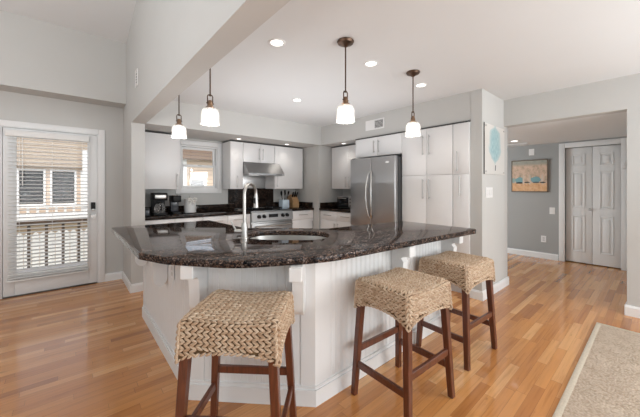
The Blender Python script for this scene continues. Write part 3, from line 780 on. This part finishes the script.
for x in (3.86, 4.13):
    for y in (3.58, 3.94): part('foot', MB().tube([(x, y, CT), (x, y, CT + .018)], .012, 10), BLACK, to)

# ------------------------------------------------------------------ woven stools
SW, SD, SZ = .424, .374, .733
def stool_top(x, y):
    fx = 2 * x / SW; fy = 2 * y / SD
    return SZ - .020 * (1 - fx * fx) * (1 - .25 * fy * fy) - .012 * max(0, abs(fy) - .8) / .2 * .6 - .012 * max(0, abs(fx) - .88) / .12
def drop(f):  # hem depth along a side, f in -1..1
    return .120 + .046 * abs(f) ** 2.2
def lump(bm, p, ax, nn, L, Wd, T):
    """one flattened strand of the plait: long axis ax, normal nn"""
    ax = ax.normalized(); nn = nn.normalized(); bx = nn.cross(ax).normalized()
    prof = ((-.5, .45), (-.28, .92), (.05, 1.0), (.32, .85), (.5, .4)); rings = []
    for t, r in prof:
        rings.append([bm.verts.new(p + ax * (t * L) + bx * (math.cos(2 * PI * k / 6) * Wd / 2 * r) + nn * (math.sin(2 * PI * k / 6) * T / 2 * r + T * .18 * (1 - (2 * t) ** 2))) for k in range(6)])
    for A, B in zip(rings, rings[1:]):
        for k in range(6): bm.faces.new((A[k], A[(k + 1) % 6], B[(k + 1) % 6], B[k]))
    bm.faces.new(rings[0][::-1]); bm.faces.new(rings[-1])
def weave():
    m = MB(); bm = m.bm; rnd = random.Random(11)
    U = .0262; RW = .0295
    def plait(p, along, nn):
        cr_ = nn.cross(along).normalized()
        for sgn in (1, -1):
            j = rnd.uniform(-.06, .06)
            ax = along * math.cos(.43 + j) + cr_ * sgn * math.sin(.43 + j) + nn * .16
            lump(bm, p + cr_ * sgn * RW * .235 + nn * rnd.uniform(-.0004, .0008), ax, nn, .0360, .0130, .0125)
    ny = round(SD / RW); nx = round(SW / U)
    phs = [.25 + rnd.uniform(-.08, .08) for k in range(ny)]
    for j in range(ny):
        y = -SD / 2 + (j + .5) * SD / ny
        for i in range(nx):
            x = -SW / 2 + (i + .25 + phs[j]) * SW / nx; e = .002
            z = stool_top(x, y); tx = Vector((2 * e, 0, stool_top(x + e, y) - stool_top(x - e, y))).normalized(); ty = Vector((0, 2 * e, stool_top(x, y + e) - stool_top(x, y - e))).normalized()
            plait(Vector((x, y, z)), tx, tx.cross(ty))
    sides = (('y', -1), ('y', 1), ('x', -1), ('x', 1))
    for ax_, sg in sides:
        half, off = (SW / 2, SD / 2) if ax_ == 'y' else (SD / 2, SW / 2)
        cnt = round(2 * half / U)
        for r in range(9):
            h = .014 + r * RW * .97; ph = .5 + rnd.uniform(-.08, .08)
            for i in range(cnt):
                a = -half + (i + ph) * 2 * half / cnt; f = a / half
                if h > drop(f) - .006 or abs(a) > half - .005: continue
                o = off * sg + sg * (.002 + .010 * h / .18)
                if ax_ == 'y': p = Vector((a * (1 + .010 * h / .18 / half), o, stool_top(a, off * sg) - h)); al = Vector((1, 0, 0)); nn = Vector((0, sg, .1))
                else: p = Vector((o, a * (1 + .010 * h / .18 / half), stool_top(off * sg, a) - h)); al = Vector((0, 1, 0)); nn = Vector((sg, 0, .1))
                plait(p, al, nn.normalized())
        # hem braid
        for i in range(cnt + 1):
            a = (-half + i * 2 * half / cnt) * .965; f = a / half; h = drop(f) + .002
            slope = (drop(min(1, f + .05)) - drop(max(-1, f - .05))) / ((min(1, f + .05) - max(-1, f - .05)) * half)
            o = off * sg + sg * (.003 + .010 * h / .18)
            if ax_ == 'y': p = Vector((a * (1 + .010 / half), o, stool_top(a, off * sg) - h)); al = Vector((1, 0, -slope)).normalized(); nn = Vector((0, sg, .1))
            else: p = Vector((o, a * (1 + .010 / half), stool_top(off * sg, a) - h)); al = Vector((0, 1, -slope)).normalized(); nn = Vector((sg, 0, .1))
            lump(bm, p, (al + Vector((0, 0, .45))).normalized(), nn, U * 1.2, .012, .012)
    for sx in (-1, 1):
        for sy in (-1, 1):
            for i in range(6):
                h = .012 + i * .0262
                p = Vector((sx * (SW / 2 + .001 + .010 * h / .18), sy * (SD / 2 + .001 + .010 * h / .18), stool_top(sx * SW / 2, sy * SD / 2) - h))
                plait(p, Vector((0, 0, -1)), Vector((sx, sy, 0)).normalized())
    # solid core under the strands, shade of the gaps put into its dark colour
    nf = len(bm.faces)
    N = 14; ins = .004
    grid = [[bm.verts.new((-SW / 2 + ins + (SW - 2 * ins) * i / N, -SD / 2 + ins + (SD - 2 * ins) * j / N, stool_top(-SW / 2 + SW * i / N, -SD / 2 + SD * j / N) - .003)) for j in range(N + 1)] for i in range(N + 1)]
    core = []
    for i in range(N):
        for j in range(N): core.append(bm.faces.new((grid[i][j], grid[i + 1][j], grid[i + 1][j + 1], grid[i][j + 1])))
    def skirt(vs, half, nx_, ny_):
        low = []; inn = []
        for v in vs:
            a = (v.co.x if nx_ == 0 else v.co.y) / half; h = drop(max(-1, min(1, a)))
            fl = .010 * h / .18
            p = Vector((v.co.x * (1 + (.010 / half if nx_ == 0 else 0)), v.co.y * (1 + (.010 / half if ny_ == 0 else 0)), v.co.z - h)) + Vector((nx_, ny_, 0)) * fl
            low.append(bm.verts.new(p)); inn.append(bm.verts.new(Vector((v.co.x, v.co.y, v.co.z - .03)) - Vector((nx_, ny_, 0)) * .02))
        for k in range(len(vs) - 1):
            core.append(bm.faces.new((vs[k], vs[k + 1], low[k + 1], low[k]))); core.append(bm.faces.new((low[k], low[k + 1], inn[k + 1], inn[k])))
    skirt([grid[i][0] for i in range(N + 1)], SW / 2, 0, -1); skirt([grid[i][N] for i in range(N + 1)], SW / 2, 0, 1)
    skirt([grid[0][j] for j in range(N + 1)], SD / 2, -1, 0); skirt([grid[N][j] for j in range(N + 1)], SD / 2, 1, 0)
    for f in core: f.material_index = 1
    return m
st = thing('bar_stool', 'woven seagrass bar stool nearest the camera at the angled island corner', 'stool', (0, 0, 0), 'woven stools at the island')
part('woven_seat', weave(), [STRAW, STRAWD], st, True, 50)
def leg_at(sx, sy, z):
    t = 1 - z / .60
    return Vector((sx * (SW / 2 - .019 + .034 * t), sy * (SD / 2 - .019 + .030 * t), z))
for sx in (-1, 1):
    for sy in (-1, 1):
        part('leg', MB().bar(leg_at(sx, sy, 0), leg_at(sx, sy, .69), .034, .034, .003, up=(0, 1, 0), w1=.042, h1=.042), WOOD, st)
for sy in (-1, 1): part('stretcher', MB().bar(leg_at(-1, sy, .285), leg_at(1, sy, .285), .022, .040, .003), WOOD, st)
for sx in (-1, 1): part('stretcher', MB().bar(leg_at(sx, -1, .195), leg_at(sx, 1, .195), .022, .040, .003), WOOD, st)
dup(st, (1.58, 1.05, 0), math.radians(-2), 'woven seagrass bar stool in the middle of the three')
dup(st, (2.385, 1.08, 0), math.radians(-3), 'woven seagrass bar stool farthest away beside the right end of the island')
st.location = (.645, 1.345, 0); st.rotation_euler = (0, 0, math.radians(-44))

# ------------------------------------------------------------------ lights that hang or sit in the ceilings
def pendant(x, y, label):
    t = thing('pendant_light', label, 'pendant light', (x, y, 1.81), 'glass pendants over the island')
    part('canopy', MB().lathe([(0, 2.44), (.062, 2.44), (.066, 2.432), (.058, 2.418), (.034, 2.408), (.018, 2.398), (.008, 2.39), (0, 2.39)], (x, y, 0), 32), BRONZE, t)
    part('rod', MB().tube([(x, y, 2.40), (x, y, 2.045)], .0055, 10), BRONZE, t)
    m = MB()
    m.tube([(x - .021, y, 1.975), (x - .021, y, 2.035), (x - .016, y, 2.046), (x, y, 2.05), (x + .016, y, 2.046), (x + .021, y, 2.035), (x + .021, y, 1.975)], .0045, 8)
    m.tube([(x - .03, y, 1.98), (x + .03, y, 1.98)], .005, 10); m.lathe([(0, 2.055), (.010, 2.052), (.010, 2.04), (0, 2.036)], (x, y, 0), 14)
    part('yoke', m, BRONZE, t)
    part('socket', MB().lathe([(.0, 2.005), (.014, 2.004), (.017, 1.985), (.022, 1.975), (.022, 1.957), (.034, 1.950), (.037, 1.940), (0, 1.938)], (x, y, 0), 24), COPPER, t)
    part('glass_shade', MB().lathe([(.030, 1.945), (.048, 1.938), (.062, 1.922), (.068, 1.90), (.069, 1.85), (.0715, 1.815), (.074, 1.81), (.0705, 1.81), (.066, 1.85), (.0645, 1.90), (.058, 1.918), (.045, 1.933), (.030, 1.94)], (x, y, 0), 64, .012, 16), SHADE, t, True, 60)
    part('bulb', MB().lathe([(0, 1.935), (.013, 1.932), (.016, 1.915), (.030, 1.885), (.031, 1.868), (.022, 1.848), (0, 1.84)], (x, y, 0), 20), BULB, t)
    d = bpy.data.lights.new('pendant_glow', 'POINT'); d.energy = 1; d.color = (1, .93, .84); d.shadow_soft_size = .035
    o = bpy.data.objects.new('pendant_glow', d); C.objects.link(o); o.location = (x, y, 1.79); adopt(o, t)
pendant(.85, 3.22, 'glass pendant nearest the kitchen window, smallest of the left pair')
pendant(.86, 2.37, 'glass pendant below the beam, the larger of the left pair')
pendant(1.627, 1.593, 'bronze glass pendant with longest visible rod over the island centre')
pendant(2.569, 1.587, 'glass pendant in front of the pantry cabinets over the right end')
def downlight(x, y, z, label, energy=9, r=.048):
    t = thing('recessed_light', label, 'recessed light', (x, y, z), 'recessed ceiling lights')
    part('trim_ring', MB().lathe([(r + .018, 0), (r + .018, -.004), (r + .012, -.007), (r, -.005), (r - .002, .0)], (x, y, z), 36), PLATE, t)
    part('lens', MB().lathe([(0, -.003), (r, -.003), (r, 0), (0, 0)], (x, y, z), 36), DOWN, t)
    d = bpy.data.lights.new('downlight_beam', 'SPOT'); d.energy = energy; d.spot_size = math.radians(115); d.spot_blend = .7; d.color = (1, .93, .83); d.shadow_soft_size = .05
    o = bpy.data.objects.new('downlight_beam', d); C.objects.link(o); o.location = (x, y, z - .015); adopt(o, t)
downlight(1.235, 1.96, 2.44, 'round recessed light nearest the dropped beam', 8)
downlight(2.10, 1.73, 2.44, 'round recessed light between the two right pendants', 8)
downlight(2.963, 1.731, 2.44, 'round recessed light nearest the pantry cabinets', 8)
downlight(2.244, 3.079, 2.44, 'small round recessed light deep in the kitchen ceiling', 22)
downlight(2.10, 4.50, 2.10, 'recessed bulkhead light above the narrow wall cabinet', 1.6, .032)
downlight(3.05, 4.50, 2.10, 'recessed bulkhead light above the cabinet right of the hood', 1.6, .032)
downlight(3.76, 3.73, 2.10, 'recessed bulkhead light above the cabinet left of refrigerator', 2, .032)
downlight(5.80, 1.63, 2.10, 'round recessed light in the hall ceiling', 6)

# ------------------------------------------------------------------ vents, plates, pictures
def grille(name, label, org, U, V, N, w_, h_, slats, split=None):
    """wall or ceiling register: org = centre, U across, V along the slats' stacking, N outward"""
    U, V, N, O = Vector(U), Vector(V), Vector(N), Vector(org)
    t = thing(name, label, 'vent', org)
    def ob(m, a0, a1, b0, b1, n0, n1):
        m.extrude([O + U * a + V * b + N * n0 for a, b in ((a0, b0), (a1, b0), (a1, b1), (a0, b1))], N * (n1 - n0))
    f = MB(); bw = .018
    ob(f, -w_ / 2, w_ / 2, -h_ / 2, -h_ / 2 + bw, 0, .008); ob(f, -w_ / 2, w_ / 2, h_ / 2 - bw, h_ / 2, 0, .008)
    ob(f, -w_ / 2, -w_ / 2 + bw, -h_ / 2 + bw, h_ / 2 - bw, 0, .008); ob(f, w_ / 2 - bw, w_ / 2, -h_ / 2 + bw, h_ / 2 - bw, 0, .008)
    part('frame', f, PLATE, t, False)
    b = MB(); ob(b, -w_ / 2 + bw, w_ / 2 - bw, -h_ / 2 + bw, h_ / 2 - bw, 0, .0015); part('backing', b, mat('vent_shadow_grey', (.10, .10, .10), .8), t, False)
    s = MB()
    for k in range(slats):
        c = -h_ / 2 + bw + (h_ - 2 * bw) * (k + .5) / slats
        ob(s, -w_ / 2 + bw, w_ / 2 - bw, c - (h_ - 2 * bw) / slats * .15, c + (h_ - 2 * bw) / slats * .15, .003, .006)
    if split:
        ob(s, -w_ / 2 + bw, -w_ / 2 + bw + (w_ - 2 * bw) * split, -h_ / 2 + bw, h_ / 2 - bw, .003, .007)
    part('louvres', s, PLATE, t, False)
grille('wall_vent', 'small white vent high on the tall wall above the beam', (.575, 3.87, 2.54), (0, 1, 0), (0, 0, 1), (-1, 0, 0), .13, .19, 5)
grille('wall_vent', 'white rectangular vent on the bulkhead above the refrigerator', (3.6, 2.89, 2.28), (0, -1, 0), (0, 0, 1), (-1, 0, 0), .36, .155, 6, .5)
grille('ceiling_vent', 'narrow vent in the hall ceiling near the recessed light', (6.25, 1.72, 2.10), (0, 1, 0), (1, 0, 0), (0, 0, -1), .34, .12, 4)
def plate(name, label, org, U, N, w_, h_, kind, cat, group=None):
    U, N, O = Vector(U), Vector(N), Vector(org); Z = Vector((0, 0, 1)); t = thing(name, label, cat, org, group)
    def ob(m, a0, a1, b0, b1, n0, n1): m.extrude([O + U * a + Z * b + N * n0 for a, b in ((a0, b0), (a1, b0), (a1, b1), (a0, b1))], N * (n1 - n0))
    m = MB(); ob(m, -w_ / 2, w_ / 2, -h_ / 2, h_ / 2, 0, .006); m._bev(list(m.bm.verts), .002, 1); part('cover_plate', m, PLATE, t, False)
    cs = {'triple': (-.056, 0, .056), 'single': (0,), 'outlet': (0,), 'box': ()}[kind]
    for c in cs:
        if kind == 'outlet':
            for b in (-.02, .02):
                m = MB(); ob(m, c - .016, c + .016, b - .014, b + .014, .005, .008); part('socket', m, mat('socket_cream', (.62, .61, .60), .4), t, False)
        else:
            m = MB(); ob(m, c - .016, c + .016, -.033, .033, .005, .010); part('rocker', m, TRIM, t, False)
    return t
plate('light_switch', 'wide white light switch plate below the feather picture', (3.81, 1.333, 1.24), (1, 0, 0), (0, -1, 0), .20, .125, 'triple', 'light switch')
plate('light_switch', 'white switch plate on the grey hall wall right of the boat picture', (6.6, 1.265, .88), (0, -1, 0), (-1, 0, 0), .08, .12, 'single', 'light switch')
plate('wall_outlet', 'white outlet low on the grey hall wall', (6.6, 1.39, .355), (0, -1, 0), (-1, 0, 0), .08, .12, 'outlet', 'outlet')
plate('door_chime', 'small white box on the hall wall above the boat picture', (6.6, 1.575, 1.965), (0, -1, 0), (-1, 0, 0), .085, .12, 'box', 'door chime')
plate('wall_outlet', 'pale outlet plate on the long side of the island under the bracket', (.561, 2.28, .70), (0, 1, 0), (-1, 0, 0), .07, .115, 'outlet', 'outlet')
sn = thing('door_sensor', 'small white sensor box on the closet door casing in the hall', 'sensor', (6.57, .365, 1.62))
part('housing', MB().box(6.555, 6.583, .345, .39, 1.59, 1.70, .004), PLATE, sn)
part('button', MB().box(6.551, 6.557, .357, .378, 1.64, 1.66, .002), TRIM, sn)

# feather picture
FE = bpy.data.materials.new('feather_print'); FE.use_nodes = True; g = NT(FE)
sp_ = g.n('ShaderNodeSeparateXYZ'); g.nt.links.new(g.n('ShaderNodeTexCoord').outputs['Generated'], sp_.inputs[0])
gx, gz = sp_.outputs[0], sp_.outputs[2]
nz_ = g.n('ShaderNodeTexNoise'); nz_.inputs['Scale'].default_value = 9; nz_.inputs['Detail'].default_value = 5
g.put(g.comb(g.math('MULTIPLY', gx, 4.2), g.math('MULTIPLY', gz, 1.3), 0.0), nz_.inputs['Vector'])
nn_ = g.math('SUBTRACT', nz_.outputs['Fac'], .5)
ax_ = g.math('ABSOLUTE', g.math('ADD', g.math('SUBTRACT', gx, .50), g.math('MULTIPLY', nn_, .04)))
hw_ = g.ramp(gz, [(.17, (0, 0, 0)), (.24, (.05, .05, .05)), (.32, (.20, .20, .20)), (.48, (.34, .34, .34)), (.56, (.31, .31, .31)), (.88, (.27, .27, .27)), (.97, (.06, .06, .06))])
edge = g.math('ADD', g.math('SUBTRACT', hw_, ax_), g.math('MULTIPLY', nn_, .22))
fac = g.ramp(edge, [(-.02, (0, 0, 0)), (.03, (.55, .55, .55)), (.13, (.95, .95, .95))])
tone = g.ramp(nz_.outputs['Fac'], [(.3, (.22, .41, .46)), (.5, (.33, .52, .55)), (.7, (.50, .64, .65))])
colr = g.mix(fac, (.70, .675, .64), tone)
qx = g.math('ABSOLUTE', g.math('SUBTRACT', gx, g.math('ADD', .50, g.math('MULTIPLY', gz, .12))))
quill = g.math('MULTIPLY', g.math('LESS_THAN', qx, .022), g.math('MULTIPLY', g.math('GREATER_THAN', gz, .08), g.math('LESS_THAN', gz, .19)))
colr = g.mix(quill, colr, (.06, .07, .09))
g.nt.links.new(colr, g.p.inputs['Base Color']); g.p.inputs['Roughness'].default_value = .35; g.p.inputs['Coat Weight'].default_value = .4
fp = thing('feather_picture', 'pale wall picture of a teal feather on the wall end', 'picture', (3.96, 1.32, 1.46))
part('panel', MB().box(3.643, 4.298, 1.321, 1.3295, 1.46, 2.055), FE, fp, False)
part('edge_shade', MB().box(3.637, 3.643, 1.320, 1.330, 1.457, 2.058, .001), DARK, fp, False)  # shade on the panel's left edge, put in as a dark strip
for x in (3.675, 4.265):
    for z in (1.49, 2.025): part('standoff', MB().tube([(x, 1.3329, z), (x, 1.314, z)], .010, 14), NICK, fp)

# sailboat picture (a plain seaside daub)
SB = bpy.data.materials.new('boat_canvas'); SB.use_nodes = True; g = NT(SB)
sp_ = g.n('ShaderNodeSeparateXYZ'); g.nt.links.new(g.n('ShaderNodeTexCoord').outputs['Generated'], sp_.inputs[0])
gy, gz = g.math('SUBTRACT', 1.0, sp_.outputs[1]), sp_.outputs[2]
nz_ = g.n('ShaderNodeTexNoise'); nz_.inputs['Scale'].default_value = 7; nz_.inputs['Detail'].default_value = 7; nz_.inputs['Roughness'].default_value = .7
g.put(g.comb(g.math('MULTIPLY', gy, 1.4), gz, 0.0), nz_.inputs['Vector'])
sky_ = g.ramp(nz_.outputs['Fac'], [(.30, (.26, .27, .22)), (.42, (.50, .37, .27)), (.55, (.66, .47, .35)), (.70, (.70, .55, .42))])
topf = g.ramp(g.math('ADD', gz, g.math('MULTIPLY', nz_.outputs['Fac'], .2)), [(.92, (0, 0, 0)), (1.05, (1, 1, 1))])
sky_ = g.mix(g.math('MULTIPLY', topf, .7), sky_, (.26, .32, .29))
sand = g.ramp(nz_.outputs['Fac'], [(.3, (.50, .25, .11)), (.5, (.68, .40, .21)), (.7, (.74, .52, .34))])
colr = g.mix(g.math('LESS_THAN', gz, .26), sky_, sand)
def blob(col_in, cy, cz, ry, rz_, c):
    a = g.math('DIVIDE', g.math('SUBTRACT', gy, cy), ry); b = g.math('DIVIDE', g.math('SUBTRACT', gz, cz), rz_)
    r = g.math('ADD', g.math('ADD', g.math('MULTIPLY', a, a), g.math('MULTIPLY', b, b)), g.math('MULTIPLY', g.math('SUBTRACT', nz_.outputs['Fac'], .5), 1.6))
    return g.mix(g.math('LESS_THAN', r, 1.0), col_in, c)
for cy, cz, ry, rz_, c in ((.22, .36, .13, .10, (.20, .36, .38)), (.68, .37, .14, .10, (.19, .35, .38)), (.04, .36, .06, .08, (.30, .40, .38)), (.34, .38, .025, .16, (.62, .52, .42)), (.52, .38, .03, .17, (.60, .50, .40)), (.87, .38, .03, .17, (.62, .52, .44)),
                          (.22, .275, .10, .028, (.03, .035, .04)), (.44, .29, .08, .022, (.05, .05, .05)), (.70, .29, .10, .02, (.06, .09, .10)), (.88, .285, .08, .022, (.05, .05, .05))):
    colr = blob(colr, cy, cz, ry, rz_, c)
g.nt.links.new(colr, g.p.inputs['Base Color']); g.p.inputs['Roughness'].default_value = .6
bp = thing('boat_picture', 'canvas picture of small sailboats on sand on the hall wall', 'picture', (6.58, 1.61, 1.22))
part('canvas', MB().box(6.572, 6.585, 1.335, 1.885, 1.23, 1.805), SB, bp, False)
m = MB()
for a in ((1.322, 1.337, 1.217, 1.818), (1.883, 1.898, 1.217, 1.818), (1.322, 1.898, 1.217, 1.232), (1.322, 1.898, 1.803, 1.818)): m.box(6.568, 6.5995, *a, .002)
part('frame', m, mat('driftwood_frame', (.17, .125, .09), .6, nscale=20, namt=.25), bp)

# rug
rg_ = thing('area_rug', 'beige woven area rug on the oak floor at lower right', 'rug', (3.0, -.6, 0))
part('pile', MB().box(1.52, 3.80, -1.78, .375, .001, .013, .004), RUG, rg_)
m = MB()
for a in ((1.50, 1.535, -1.80, .395), (3.785, 3.82, -1.80, .395), (1.535, 3.785, .36, .395), (1.535, 3.785, -1.80, -1.765)): m.box(*a, .0005, .0145, .004)
part('binding', m, RUGB, rg_)

# ------------------------------------------------------------------ outside the door and window
DECK = mat('deck_boards', (.80, .78, .76), .7, nscale=4, namt=.1)
BRN = mat('brown_stain', (.10, .06, .035), .6, nscale=9, namt=.25)
WHT = mat('exterior_white', (.80, .79, .77), .6, namt=.02)
LAWN = mat('pale_ground', (.46, .47, .37), .9, nscale=3, namt=.2)
struct('ground', MB().box(-16, 20, 5.3, 26, -.9, -.8), LAWN, 'pale ground outside beyond the porch', 'ground')
struct('porch_floor', MB().box(-4, 4, 5.16, 6.75, -.22, -.12), DECK, 'pale painted porch deck outside the patio door', 'porch deck')
pr = thing('porch_railing', 'dark brown porch railing with slim balusters outside the patio door', 'railing', (-.5, 6.55, -.12))
part('top_rail', MB().box(-3.5, 3.2, 6.50, 6.60, .69, .775, .005), BRN, pr)
part('bottom_rail', MB().box(-3.5, 3.2, 6.53, 6.57, -.04, .02, .004), WHT, pr)
x = -2.55
while x < 1.2:
    part('baluster', MB().box(x - .019, x + .019, 6.532, 6.568, .01, .70, .003), BRN, pr); x += .205
for x in (-3.45, 3.15): part('post', MB().box(x - .05, x + .05, 6.50, 6.60, -.12, .82, .004), BRN, pr)
SID1 = siding_material('tan_siding', (.66, .52, .40), (.44, .33, .25), .16)
SID2 = siding_material('brown_slats', (.20, .135, .095), (.08, .055, .04), .11)
nb = thing('neighbouring_house', 'neighbouring house with tan siding and white trim beyond the porch', 'house', (0, 11, -.8))
part('wall', MB().box(-9, 13, 11.0, 11.3, -.8, 2.30), SID1, nb, False)
part('slatted_gable', MB().box(1.8, 13, 10.7, 11.3, 2.30, 2.82), SID2, nb, False)
part('upper_siding', MB().box(-9, 1.8, 10.85, 11.3, 1.86, 2.82), siding_material('clay_siding', (.40, .32, .245), (.26, .20, .15), .16), nb, False)
for k, x in enumerate((-2.35, -1.70, -1.07, -.42, .23, .88, 1.55, 3.25, 4.10)):
    zz = (.80, 1.80) if x < 2.5 else (1.05, 1.62)
    f = part('window', frame_boxes(MB(), x, x + .56, zz[0], zz[1], .045, 10.95, 11.0, True, .004), WHT, nb)
    part('pane', MB().box(x + .04, x + .52, 10.98, 10.995, zz[0] + .06, zz[1] - .06), GBLACK, f, False)
part('corner_board', MB().box(3.0, 3.14, 10.93, 11.0, -.8, 2.3), WHT, nb, False)
part('balcony_fascia', MB().box(-6, 2.6, 9.9, 10.9, .40, .62, .01), WHT, nb)
m = MB(); m.box(-6, 2.6, 9.93, 9.99, .80, .86, .006)
x = -5.9
while x < 2.6: m.box(x, x + .05, 9.94, 9.98, .62, .81); x += .17
part('balcony_railing', m, WHT, nb, False)
m = MB()
for x in (-4.2, -1.9, .25, 2.5): m.box(x, x + .12, 9.95, 10.07, .62, 2.30)
part('balcony_post', m, WHT, nb, False)
fn = thing('picket_fence', 'white picket fence between the porch and the neighbouring house', 'fence', (-.5, 8.6, -.8))
m = MB(); x = -5.0
while x < 3.5:
    m.extrude([(x, 8.6, -.8), (x + .11, 8.6, -.8), (x + .11, 8.6, .30), (x + .055, 8.6, .36), (x, 8.6, .30)], (0, .03, 0)); x += .122
part('pickets', m, WHT, fn, False)
part('rail', MB().box(-5.0, 3.5, 8.63, 8.67, -.6, -.5).box(-5.0, 3.5, 8.63, 8.67, .05, .15), WHT, fn, False)
